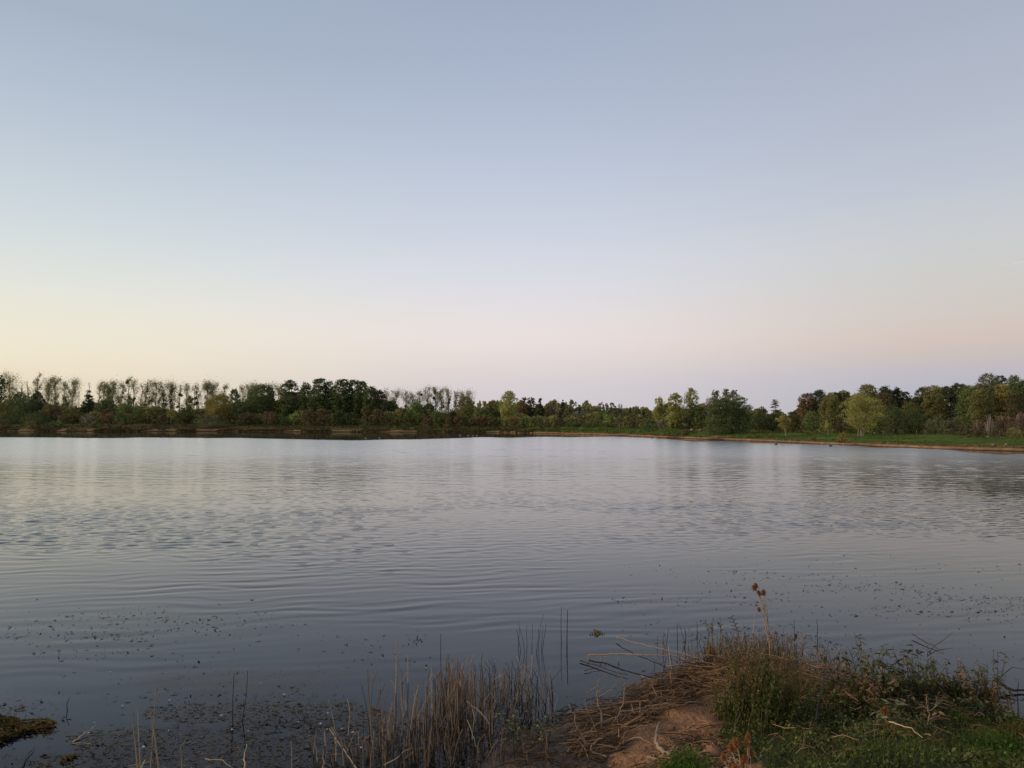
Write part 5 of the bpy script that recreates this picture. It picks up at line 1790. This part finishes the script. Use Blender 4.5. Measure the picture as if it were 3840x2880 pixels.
# stones and crumbs of earth on the bare patch
def pebbles():
    rng = np.random.default_rng(5)
    poly = poly_world([(2200, 2890), (2420, 2720), (2560, 2640), (2720, 2650), (2760, 2790), (2720, 3000), (2200, 3000)], .5)
    lo, hi = poly.min(0), poly.max(0)
    x, y = rng.uniform(lo[0], hi[0], 6000), rng.uniform(lo[1], hi[1], 6000)
    k = in_poly(poly, x, y)
    x, y = x[k][:2200], y[k][:2200]
    n = len(x)
    r = .004 + .016 * rng.uniform(0, 1, n) ** 4
    base = np.stack([x, y, near_h(x, y) + r * .3], 1)
    cube = np.array([[a, b, c] for a in (-1, 1) for b in (-1, 1) for c in (-1, 1)], float)
    V = base[:, None] + cube[None] * r[:, None, None] * rng.uniform(.6, 1.2, (n, 8, 1)) * np.array([1.2, 1, .7])
    q = np.array([[0, 1, 3, 2], [4, 6, 7, 5], [0, 4, 5, 1], [2, 3, 7, 6], [0, 2, 6, 4], [1, 5, 7, 3]])
    Q = (np.arange(n)[:, None, None] * 8 + q[None]).reshape(-1, 4)
    m = leaf_mat("earth_crumbs", (.12, .062, .034), (.36, .23, .15), 0.0, 6.0)
    tag(obj("pebbles", mesh_np("pebbles", V.reshape(-1, 3), Q, m)), kind="stuff")


pebbles()
EARTH = bark_mat("earth_lump", (.14, .072, .038), (.30, .17, .10), 6.0)


def lump(px, py, size, label):
    P = on_bank(px, py, .0)
    rng = np.random.default_rng(int(px))
    V, Q = [], []
    for i, t in enumerate(np.linspace(0, math.pi, 8)):
        for a in np.arange(12) * 2 * math.pi / 12:
            rr = size * (1 + .22 * rng.uniform(-1, 1))
            V.append((rr * 1.3 * math.sin(t) * math.cos(a), rr * math.sin(t) * math.sin(a), rr * .8 * math.cos(t) + size * .35))
    for i in range(7):
        for j in range(12):
            Q.append([i * 12 + j, (i + 1) * 12 + j, (i + 1) * 12 + (j + 1) % 12, i * 12 + (j + 1) % 12])
    tag(MB().add(V, Q).obj("earth_clod", EARTH, None, P), label, "earth clod", "clods on the bare bank")


lump(2675, 2836, .075, "large reddish earth clod beside the cluster of teasels")
lump(2516, 2735, .035, "small reddish clod on the bare earth above the crooked driftwood")
lump(2440, 2868, .03, "small clod on the bottom edge of the bare earth")


# ------------------------------------------------------------------ ground cover on the green part of the bank
def cover():
    rng = np.random.default_rng(31)
    n = 120000
    x, y = rng.uniform(1.0, 8.0, n), rng.uniform(3.2, 9.6, n)
    k = green_mask(x, y) & (near_sd(x, y) > .02) & (fbm(x * 3, y * 3, 91) > -.55)
    x, y = x[k], y[k]
    m = 60000
    x, y = x[:m], y[:m]
    tuft = np.clip(fbm(x * 1.3, y * 1.3, 55) + .35, 0, 1.2)
    z = near_h(x, y) + rng.uniform(0, 1, len(x)) ** .7 * (.03 + .11 * tuft)
    V, Q = cards(rng, np.stack([x, y, z], 1), .020, 1.35, .9, fold=.3)
    tag(obj("ground_cover", mesh_np("ground_cover", V, Q, COVER)), kind="stuff")

    def grass(name, n, seed, thr, mat, h, w, lean, polys=None):
        rng = np.random.default_rng(seed)
        x, y = rng.uniform(1.0, 8.0, n), rng.uniform(3.2, 9.4, n)
        k = green_mask(x, y) & (near_sd(x, y) > .05) & (fbm(x * 1.1, y * 1.1, seed) > thr)
        x, y = x[k], y[k]
        V, Q = blades(rng, np.stack([x, y, near_h(x, y)], 1), h, w, lean)
        tag(obj(name, mesh_np(name, V, Q, mat)), kind="stuff")
    grass("grass", 30000, 41, -.2, GRASSN, .13, .0055, .7)
    grass("bright_grass", 24000, 42, .22, GRASSB, .11, .005, .7)
    grass("yellow_grass", 9000, 43, .30, GRASSY, .14, .005, .8)


cover()


def tuft(px, py, n, spread, h, mat, label, name="grass_tuft", cat="grass tuft", leafy=True):
    P = on_bank(px, py)
    rng = np.random.default_rng(int(px + py))
    base = rng.normal(0, spread, (n, 3)) * np.array([1, .8, 0])
    base[:, 2] = near_h(base[:, 0] + P[0], base[:, 1] + P[1]) - P[2]
    V, Q = blades(rng, base, h, .007, .7)
    mb = MB().add(V, Q)
    if leafy:
        c = base[rng.integers(0, n, n)] + rng.normal(0, spread * .5, (n, 3)) * [1, .8, 0] + [0, 0, 1] * rng.uniform(.1, .8, (n, 1)) * h
        V, Q = cards(rng, c, .018, 1.8, .6)
        mb.add(V, Q)
    mb.obj("foliage", mat, tag(empty(name, P), label, cat, "tufts of grass on the near bank"))


tuft(2560, 2905, 420, .10, .16, GRASSB, "bright green feathery tuft on the bottom edge of the bare earth")
tuft(3590, 2700, 380, .16, .12, GRASSB, "bright grass patch below the dark leafy plants")
tuft(3740, 2810, 420, .17, .14, GRASSB, "fresh yellow-green grass toward the frame edge")
tuft(3690, 2870, 260, .06, .12, GRASSB, "round bright green tuft on the bottom edge")
tuft(3830, 2760, 220, .10, .14, GRASSY, "yellow-brown grass tuft at the frame edge")
tuft(3360, 2760, 200, .06, .10, GRASSY, "yellowish small tuft between teasel trio and lying stem")
tuft(2735, 2700, 260, .07, .20, GRASSN, "dark green grass at the foot of the tall herbs")


# ------------------------------------------------------------------ herbs with fine leaves
def herb(px, py, h, spread, nst, label, leaf, top, seed, brown_from=.6, lsize=.016, name="wild_herb", per=46, lean=.18):
    P = on_bank(px, py)
    rng = np.random.default_rng(seed)
    root = tag(empty(name, P), label, "plant", "tall herbs on the point")
    st, lo, hi = MB(), [], []
    for i in range(nst):
        b = np.array([*rng.normal(0, spread * .45, 2), -.03])
        b[2] = near_h(P[0] + b[0], P[1] + b[1]) - P[2] - .02
        L = h * rng.uniform(.55, 1.05)
        e = b + np.array([*rng.normal(0, lean, 2) * L, L])
        mid = (b + e) / 2 + np.array([*rng.normal(0, .03, 2), 0])
        st.tube(np.array([b, mid, e]), [.0038, .0028, .0012], 4, cap=False)
        t = rng.uniform(.08, 1, per) ** .9
        c = np.where(t[:, None] < .5, b + (mid - b) * t[:, None] * 2, mid + (e - mid) * (t[:, None] * 2 - 1))
        c = c + rng.normal(0, .022, (per, 3)) * (1.15 - .6 * t[:, None])
        lo.append(c[t < brown_from])
        hi.append(c[t >= brown_from])
    st.obj("stems", bark_mat("herb_stem", (.05, .05, .02), (.13, .105, .05)) if "herb_stem" not in bpy.data.materials else bpy.data.materials["herb_stem"], root)
    for nm, C, mt in (("leaves", np.vstack(lo), leaf), ("seed_heads", np.vstack(hi), top)):
        if len(C):
            A = rng.normal(size=(len(C), 3)) + [0, 0, 1.2]
            V, Q = cards(rng, C, lsize if nm == "leaves" else lsize * .75, 2.2, .4, A)
            obj("leaves" if nm == "leaves" else "foliage", mesh_np(nm, V, Q, mt), root)  # the foliage object holds the seed heads on the upper stems


herb(2790, 2745, .72, .18, 44, "bushy green herb with brownish upright spikes next to bare earth", HERB, HERB_BROWN, 1, .68)
herb(2870, 2740, .68, .19, 42, "dark green leafy herb in the middle of the tall herbs", HERB, HERB, 2, .9, .019)
herb(2950, 2720, .68, .18, 38, "green herb with brown tips beside the forked branch", HERB, HERB_BROWN, 3, .7)
herb(2760, 2650, .70, .16, 40, "brown-olive spiky herb behind the bare earth", HERB, HERB_BROWN, 4, .35, .013)
herb(2860, 2630, .68, .18, 46, "rust-brown spiky herb below the tall teasel", HERB_BROWN, HERB_BROWN, 5, .3, .012)
herb(2960, 2630, .60, .18, 40, "brown spiky herb past the tall teasel", HERB_BROWN, HERB_BROWN, 6, .3, .012)
herb(2670, 2480, .30, .12, 26, "low olive weed with small leaves on the tip of the point", HERB, HERB_BROWN, 7, .75, .017)
herb(3270, 2650, .36, .22, 30, "olive-brown weed filling in between the large oval leaves", HERB, HERB_BROWN, 10, .6, .022)
herb(3420, 2640, .36, .22, 30, "olive weed thick under the dark bare stem", HERB, HERB_BROWN, 11, .7, .022)
herb(3570, 2655, .34, .22, 32, "brownish scrub weed below the feathery tips", HERB_BROWN, HERB, 12, .5, .020)
herb(3690, 2670, .32, .20, 30, "tan scrub weed at the end of the row", HERB_BROWN, HERB_BROWN, 13, .5, .020)
herb(3060, 2660, .24, .20, 30, "low olive herb behind the forked branch", HERB, HERB_BROWN, 8, .8, .022)
herb(3200, 2680, .26, .22, 30, "low mixed herb in front of the first leafy plants", HERB, HERB_BROWN, 9, .8, .022)


# ------------------------------------------------------------------ plants with leaves one can pick apart
def leaf_mesh(mat, seed):
    rng = np.random.default_rng(seed)
    t = np.linspace(0, 1, 5)
    w = np.array([.06, .36, .42, .28, .02]) * .5
    z = -.25 * t * t + .03 * rng.normal(size=5)
    V, Q = [], []
    for i in range(5):
        V += [(-w[i], t[i], z[i] + .12 * w[i]), (0, t[i], z[i] - .06), (w[i], t[i], z[i] + .12 * w[i])]
    for i in range(4):
        for j in range(2):
            Q.append([i * 3 + j, i * 3 + j + 1, i * 3 + j + 4, i * 3 + j + 3])
    return MB().add(V, Q).mesh("leaf", mat, True)


LEAVES = {k: [leaf_mesh(m, 7 + i) for i in range(3)] for k, m in LEAFO.items()}


def leafy(px, py, h, spread, nst, nleaf, size, label, pal=("green", "pale"), seed=0, lean=.3, stem=None, tuft_top=False, group="leafy plants along the near bank", onwater=False, name="leafy_plant"):
    P = on_bank(px, py)
    rng = np.random.default_rng(seed + 70)
    root = tag(empty(name, P), label, "plant", group)
    st = MB()
    ends = []
    for i in range(nst):
        b = np.array([*rng.normal(0, spread * .3, 2), -.04])
        a = rng.uniform(0, 6.28)
        L = h * rng.uniform(.6, 1.05)
        ln = rng.uniform(0, lean)
        e = b + np.array([math.cos(a) * ln * L, math.sin(a) * ln * L, L])
        m = (b + e) / 2 + np.array([*rng.normal(0, .02, 2), .02])
        st.tube(np.array([b, m, e]), [.0045, .0035, .0018], 4, cap=False)
        ends.append((b, m, e))
    st.obj("stems", stem or TWIG, root)
    for i in range(nleaf):
        b, m, e = ends[rng.integers(0, nst)]
        t = rng.uniform(.2, 1) if not tuft_top else rng.uniform(.55, 1)
        c = b + (m - b) * t * 2 if t < .5 else m + (e - m) * (t * 2 - 1)
        k = pal[0] if rng.uniform() < .68 else pal[1]
        o = bpy.data.objects.new("leaf", LEAVES[k][rng.integers(0, 3)])
        COL.objects.link(o)
        o.parent = root
        o.location = tuple(c)
        s = size * rng.uniform(.6, 1.2)
        o.scale = (s, s, s)
        o.rotation_euler = (rng.uniform(-.5, .9) + (.6 if tuft_top else 0), rng.uniform(-.5, .5), rng.uniform(0, 6.28))


leafy(1930, 2790, .36, .22, 13, 90, .050, "low green shrub with small leaves between the reeds and the bank", ("green", "pale"), 1, .55)
leafy(2020, 2800, .38, .22, 13, 90, .048, "yellowish green shrub with reddish stems beside the muddy shelf", ("pale", "green"), 2, .55)
leafy(1990, 2700, .44, .06, 4, 26, .045, "slim upright sprig with yellowing leaves above the low shrubs", ("pale", "green"), 3, .15)
for i, (px, py, tp, lb) in enumerate([(2640, 2420, 2300, "first leafy sprig on the point, spreading at its top"), (2671, 2430, 2283, "tallest leafy sprig on the point, two-tiered"),
                                      (2700, 2425, 2312, "twin-stemmed leafy sprig on the point")]):
    yb = on_bank(px, py + 20)[1]
    leafy(px, py + 20, at_y(px, tp, yb)[2] - on_bank(px, py + 20)[2], .03, 2 if i == 2 else 1, 16 if i else 9, .050, lb, ("green", "pale") if i else ("pale", "green"), 10 + i, .08, tuft_top=True, group="leafy sprigs on the point")
PL = [(3170, 2640, .34, 7, 42, .065, ("brown", "green"), "brown-leaved plant leading the row of leafy plants"),
      (3235, 2640, .46, 6, 44, .075, ("green", "pale"), "plant with large oval leaves and tall bare stems"),
      (3320, 2640, .42, 7, 48, .070, ("green", "brown"), "green plant with a red-tinged top in the row"),
      (3385, 2645, .40, 7, 48, .072, ("dark", "green"), "dark-leaved upright plant in the middle of the row"),
      (3280, 2670, .28, 8, 50, .065, ("brown", "pale"), "low browning plant in front of the large oval leaves"),
      (3450, 2640, .40, 8, 56, .060, ("green", "dark"), "spreading green plant under the arching dark twig"),
      (3520, 2650, .32, 8, 56, .055, ("green", "brown"), "bushy green plant past the arching dark twig"),
      (3590, 2655, .32, 9, 60, .050, ("brown", "green"), "brown-green plant with feathery tips"),
      (3660, 2665, .32, 9, 60, .050, ("brown", "pale"), "dry brown plant near the end of the row"),
      (3715, 2670, .42, 6, 50, .045, ("green", "pale"), "pointed green plant closing the row beside the log"),
      (3560, 2695, .22, 10, 60, .050, ("dark", "green"), "dark low plant in front of the feathery tips"),
      (3640, 2700, .22, 10, 60, .050, ("dark", "green"), "dark low plant in front of the dry brown one"),
      (3440, 2690, .22, 10, 56, .060, ("dark", "brown"), "dark low plant behind the dry forked stem"),
      (3205, 2610, .30, 6, 40, .070, ("brown", "green"), "wilting brown plant before the broken dark reeds"),
      (3485, 2620, .34, 6, 44, .062, ("green", "brown"), "green plant right behind the spreading one"),
      (3620, 2625, .30, 6, 44, .055, ("brown", "green"), "rusty plant behind the feathery-tipped one"),
      (3690, 2700, .22, 8, 50, .050, ("green", "dark"), "dark leafy plant next to the log"),
      (3760, 2720, .16, 8, 40, .045, ("green", "brown"), "low plant at the muddy edge before the log"),
      (3330, 2720, .16, 6, 26, .065, ("pale", "green"), "low rosette with pale oval leaves behind the teasel trio")]
for i, (px, py, h, ns, nl, sz, pal, lb) in enumerate(PL):
    leafy(px, py, h * (1.62 if h > .25 else 1.3), .26, ns + 3, int(nl * 2.2), sz * 1.15, lb, pal, 30 + i, .5)
# bare twigs standing out of the row
branch([[g2(3400, 2600, .1), g2(3415, 2600, .30), g2(3450, 2600, .50)]], [.007], "dark bare stem rising from the row of leafy plants", BARK, group="bare twigs over the leafy plants")
branch([[g2(3455, 2610, .26), g2(3490, 2600, .42), g2(3520, 2600, .36), g2(3540, 2605, .28)]], [.006], "arching dark twig over the spreading plant", BARK, group="bare twigs over the leafy plants")
branch([[g2(3208, 2600, .12), g2(3205, 2600, .40), g2(3180, 2600, .52)], [g2(3205, 2600, .40), g2(3232, 2600, .52)]], [.006, .005], "bare forked stem above the large oval leaves", BARK, group="bare twigs over the leafy plants")
branch([[g2(3060, 2560, .10), g2(2930, 2540, .2), g2(2800, 2500, .48)]], [.007], "dark stem slanting across the brushy point", BARK, group="bare twigs over the leafy plants")
branch([[g2(3150, 2580, .05), g2(3080, 2545, .22), g2(3030, 2520, .36), g2(2960, 2560, .2)]], [.006], "bent stem over the broken dark reeds", REED, group="bare twigs over the leafy plants")
# rust-coloured dock seed head leaning over the water
db = on_bank(2790, 2520)
mbk = MB()
P_ = np.array([at_y(2790, 2500, db[1]), at_y(2768, 2370, db[1]), at_y(2752, 2330, db[1]), at_y(2742, 2312, db[1])])
rk = tag(empty("dock_plant", P_[0]), "rust-brown dock stalk with combed seed branches leaning over the water", "plant")
mbk.tube(P_ - P_[0], [.006, .005, .004, .003], 5)
for i in range(9):
    t = rng_t = i / 8
    b = P_[1] * (1 - t) + P_[3] * t - P_[0]
    sgn = -1 if i % 2 else 1
    mbk.tube(np.array([b, b + [sgn * .03 - .01, 0, .008], b + [sgn * .055 - .01, 0, .012]]), [.004, .005, .002], 4)
mbk.obj("stem", bark_mat("dock_rust", (.05, .03, .018), (.12, .065, .036)), rk)


# ------------------------------------------------------------------ teasels
def teasel_head_mesh(seed):
    rng = np.random.default_rng(seed)
    z = np.linspace(0, 1, 9)
    prof = np.sin(np.clip(z * .93 + .05, 0, 1) * math.pi) ** .7 * .33
    mb = MB().tube(np.stack([0 * z, 0 * z, z], 1), np.maximum(prof, .02) * .72, 9, mi=1)
    n = 420
    t = rng.uniform(.03, .98, n)
    a = rng.uniform(0, 6.28, n)
    r = np.interp(t, z, prof)
    d = np.stack([np.cos(a), np.sin(a), (t - .35) * .9], 1)
    c = np.stack([r * np.cos(a), r * np.sin(a), t], 1)
    V, Q = cards(rng, c - unit(d) * .02, .038, 7.5, 0, A=d + rng.normal(0, .18, (n, 3)))
    mb.add(V, Q)
    for i in range(7):                          # long bracts curving up from the base
        b = i * 6.28 / 7 + rng.uniform(-.3, .3)
        D = np.array([math.cos(b), math.sin(b), 0])
        mb.tube(np.array([[0, 0, .02], D * .38 + [0, 0, .0], D * .55 + [0, 0, .32 + .3 * rng.uniform()]]), [.03, .022, .006], 4)
    return mb.mesh("seed_head", [TEASEL, TCORE])


THEAD = [teasel_head_mesh(i) for i in range(3)]


def teasel(px, py_or_P, stems, heads, label, size, seed=0, extra=None):
    root = tag(empty("teasel_plant", py_or_P), label, "teasel", "dry teasels on the near bank")
    P0 = np.array(py_or_P)
    for s in stems:
        mb = MB()
        q = smooth_path(np.array(s) - P0, 3, seed, .003)
        mb.tube(q, np.linspace(.0062, .0034, len(q)), 5)
        mb.obj("stem", TSTEM, root)
    rng = np.random.default_rng(seed + 5)
    for h, tilt, k in heads:
        o = bpy.data.objects.new("seed_head", THEAD[rng.integers(0, 3)])
        COL.objects.link(o)
        o.parent = root
        L = size * k
        d = Vector((tilt, rng.uniform(-.15, .15), 1)).normalized()
        o.rotation_euler = d.to_track_quat("Z", "Y").to_euler()
        o.location = tuple(np.array(h) - P0 - np.array(d) * L * .5)
        o.scale = (L, L, L)
    return root


BA = on_bank(2895, 2640)
ya = BA[1]
A_ = lambda px, py, dy=0.0: at_y(px, py, ya + dy)
teasel(0, BA, [[BA, A_(2888, 2430), A_(2878, 2347), A_(2872, 2290), A_(2850, 2240), A_(2829, 2210)], [A_(2876, 2330), A_(2868, 2280), A_(2856, 2250), A_(2848, 2232)],
               [A_(2880, 2345), A_(2880, 2310), A_(2870, 2265), A_(2865, 2230)], [A_(2882, 2400), A_(2870, 2340), A_(2860, 2305), A_(2848, 2292)], [A_(2876, 2320), A_(2850, 2245), A_(2834, 2202)]],
       [(A_(2834, 2196, .03), -.25, 1), (A_(2827, 2204), -.3, 1), (A_(2847, 2224), -.35, .95), (A_(2864, 2221), -.05, 1.05), (A_(2846, 2285), -.3, .85)],
       "tall dry teasel with five orange-brown heads standing out against the water", .060, 1)
yb = 4.85
BB = np.array([(2790 - 1920) / F * yb, yb, float(near_h((2790 - 1920) / F * yb, yb))])
B_ = lambda px, py, dy=0.0: at_y(px, py, yb + dy)
hb = [(2760, 2783, -.25, 1.1), (2743, 2805, -.3, 1.05), (2805, 2761, .1, .8), (2800, 2784, .05, .75), (2812, 2818, -.15, 1.15), (2713, 2839, -.35, .85), (2791, 2845, 0, .9), (2813, 2850, .1, .8), (2788, 2868, 0, .8), (2757, 2876, -.1, .8)]
teasel(0, BB, [[B_(2775 + (px - 2760) * .3, 2990), B_(px + 12 + (2790 - px) * .25, py + 60), B_(px + 2, py + 16)] for px, py, *_ in hb],
       [(B_(px, py, .03 * (i % 3)), t, k) for i, (px, py, t, k) in enumerate(hb)], "cluster of pale orange-brown teasel heads at the bottom edge", .056, 2)
BC = on_bank(3324, 2718)
C_ = lambda px, py: at_y(px, py, BC[1])
teasel(0, BC, [[BC, C_(3322, 2690), C_(3321, 2674)], [C_(3322, 2695), C_(3310, 2675)], [C_(3322, 2690), C_(3323, 2668)]],
       [(C_(3307, 2666), -.2, 1), (C_(3321, 2656), 0, 1), (C_(3323, 2671), .1, 1)], "trio of small teasel heads among low green plants", .046, 3)
BD = on_bank(3473, 2750)
D_ = lambda px, py: at_y(px, py, BD[1])
branch([[BD, D_(3482, 2690), D_(3478, 2640), D_(3469, 2602)], [D_(3480, 2700), D_(3505, 2690), D_(3538, 2673)], [D_(3474, 2725), D_(3450, 2705), D_(3434, 2686)], [D_(3480, 2665), D_(3510, 2645), D_(3538, 2627)],
        [D_(3479, 2660), D_(3440, 2635), D_(3415, 2614)], [D_(3508, 2647), D_(3515, 2612)]], [.0065, .0045, .0045, .0045, .004, .003],
       "dry reddish plant skeleton forking like a candelabra", TSTEM, "dry_plant", "dry plant skeletons", "plant")

# ------------------------------------------------------------------ floating bits, petals and weed
def floating():
    rng = np.random.default_rng(8)
    n = 400000
    Y = rng.uniform(6.6, 21, n)
    s = rng.uniform(-.85, .85, n)
    x = s * Y
    patch = .8 * fbm(x * .5 + .35 * Y, Y * 1.0, 15) + .55 * fbm(x * 1.4 + .6 * Y, Y * 4.0, 16)
    left = np.clip((-.10 - s) / .25, 0, 1) * np.clip((15 - Y) / 5, 0, 1) * .75
    right = np.clip((s - .12) / .2, 0, 1) * np.clip((19 - Y) / 5, 0, 1) * np.clip((Y - 8.2) / 1.5, 0, 1)
    mid = .16 * np.clip((11 - Y) / 2, 0, 1)
    dens = np.clip(left * .9 + right * .75 + mid, 0, 1) * np.clip(patch * .8 + .16, .025, 1)
    k = (rng.uniform(0, 1, n) < dens * .34) & (near_sd(x, Y) < -.05)
    x, Y = x[k], Y[k]
    m = len(x)
    A = rng.normal(size=(m, 3)) * np.array([1, .7, .14])
    C = np.stack([x, Y, rng.uniform(.002, .012, m)], 1)
    V, Q = cards(rng, C, .005 + .020 * rng.uniform(0, 1, m) ** 4, 3.8, 1.2, A, fold=.25)
    V[:, 2] = np.maximum(V[:, 2], .002) + wave_h(V[:, 0], V[:, 1])
    tag(obj("floating_debris", mesh_np("floating_debris", V, Q, FLAKE)), kind="stuff")
    # denser bed of sodden stalks along the near edge
    n = 34000
    Y = rng.uniform(6.5, 8.9, n)
    s = rng.uniform(-.62, .02, n)
    x = s * Y
    w = near_h(x, Y) + .05 * fbm(x * 3, Y * 5, 44) > -.10
    x, Y = x[w], Y[w]
    m = len(x)
    A = rng.normal(size=(m, 3)) * np.array([1, .6, .10]) + [.5, -.1, 0]
    V, Q = cards(rng, np.stack([x, Y, rng.uniform(-.028, .010, m)], 1), .0075, 8.0, 1.0, A, fold=.5)
    tag(obj("sodden_stalks", mesh_np("sodden_stalks", V, Q, FLAKE)), kind="stuff")


floating()


def weed_mat():
    rng = np.random.default_rng(18)
    n = 34000
    x, y = rng.uniform(-8.4, -4.2, n), rng.uniform(7.1, 9.0, n)
    h = near_h(x, y)
    k = h > -.03
    x, y, h = x[k], y[k], h[k]
    A = rng.normal(size=(len(x), 3)) * np.array([.6, .5, .2]) + np.array([.9, -.5, 0])
    z = np.maximum(h, 0) + rng.uniform(0, 1, len(x)) * (.015 + .07 * np.clip((h + .03) / .03, 0, 1) * (.6 + .4 * fbm(x * 4, y * 4, 3)))
    V, Q = cards(rng, np.stack([x, y, z], 1), .016, 6.0, .8, A, fold=.4)
    tag(obj("weed_mat", mesh_np("weed_mat", V, Q, WEED)), kind="stuff")
    P = at_z(2240, 2372, .01)
    V, Q = cards(rng, rng.normal(0, 1, (60, 3)) * np.array([.04, .07, .004]), .022, 2.2, 1.0)
    MB().add(V, Q).obj("leaves", GRASSY, tag(empty("weed_clump", P), "yellow-green floating weed clump alone beyond the lone pair of stalks", "weed clump"))
    P = at_z(1565, 2400, .01)
    V, Q = cards(rng, rng.normal(0, 1, (24, 3)) * np.array([.06, .10, .005]), .012, 5.5, 1.0)
    MB().add(V, Q).obj("leaves", FLAKE, tag(empty("weed_clump", P), "brown floating weed tangle beyond the tall frayed stalk", "weed clump"))


weed_mat()
pm = None
PETALS = ["white leaf touching the forked twig's tip by the weed mat", "white leaf lying beside the middle of the forked twig", "white leaf alone between the bent thin stalk and straw-coloured stalks",
          "large round white leaf next to the straw-coloured reed stalks", "white leaf floating before the two slim dark stalks", "white leaf at the foot of the first slim dark stalk",
          "white leaf at the foot of the second slim dark stalk", "white leaf floating near the bottom edge left of the straw stalks", "white leaf floating behind the straw-coloured stalks' tips",
          "white leaf in the thin floating specks above the bent thin stalk", "white leaf on the brown shoal beyond the two slim stalks", "white leaf at the shoal's end before dark open water",
          "white leaf alone in the dark open water before the litter bed", "white leaf at the litter bed's outer edge, first of two", "white leaf at the litter bed's outer edge, second of two",
          "white leaf upright-looking between litter and tall reeds", "white leaf at the upper tip of the pale curved stem", "white leaf beside the loose pale-tipped reeds",
          "white leaf among reed stems right of the curved stem", "white leaf near the lone thin stalk in the reeds' outer water", "white leaf among specks beyond the thin stalk past the knobbed one"]
for i, (px, py) in enumerate([(353, 2710), (332, 2749), (459, 2646), (632, 2740), (830, 2682), (870, 2736), (930, 2741), (539, 2801), (634, 2625), (415, 2519), (976, 2562), (1066, 2604), (1229, 2674),
                              (1119, 2706), (1202, 2714), (1283, 2732), (1227, 2735), (1321, 2746), (1354, 2803), (1597, 2504), (3130, 2318)]):
    P = at_z(px, py, .014)
    if pm is None:
        t = np.arange(8) * 2 * math.pi / 8
        V = [(0, 0, .004)] + [(.020 * math.cos(a), .013 * math.sin(a), .006 * abs(math.cos(a))) for a in t]
        Q = [[0, 1 + 2 * j, 2 + 2 * j, 1 + (2 * j + 2) % 8] for j in range(4)]
        pm = MB().add(V, Q).mesh("white_petal", SHELL)
    o = tag(obj("white_petal", pm, None, P), PETALS[i], "floating leaf", "white floating leaves")
    o.rotation_euler = (0, 0, i * 1.7)
    sc_ = .55 + .5 * ((i * 37) % 10) / 10
    o.scale = (sc_, sc_, sc_)
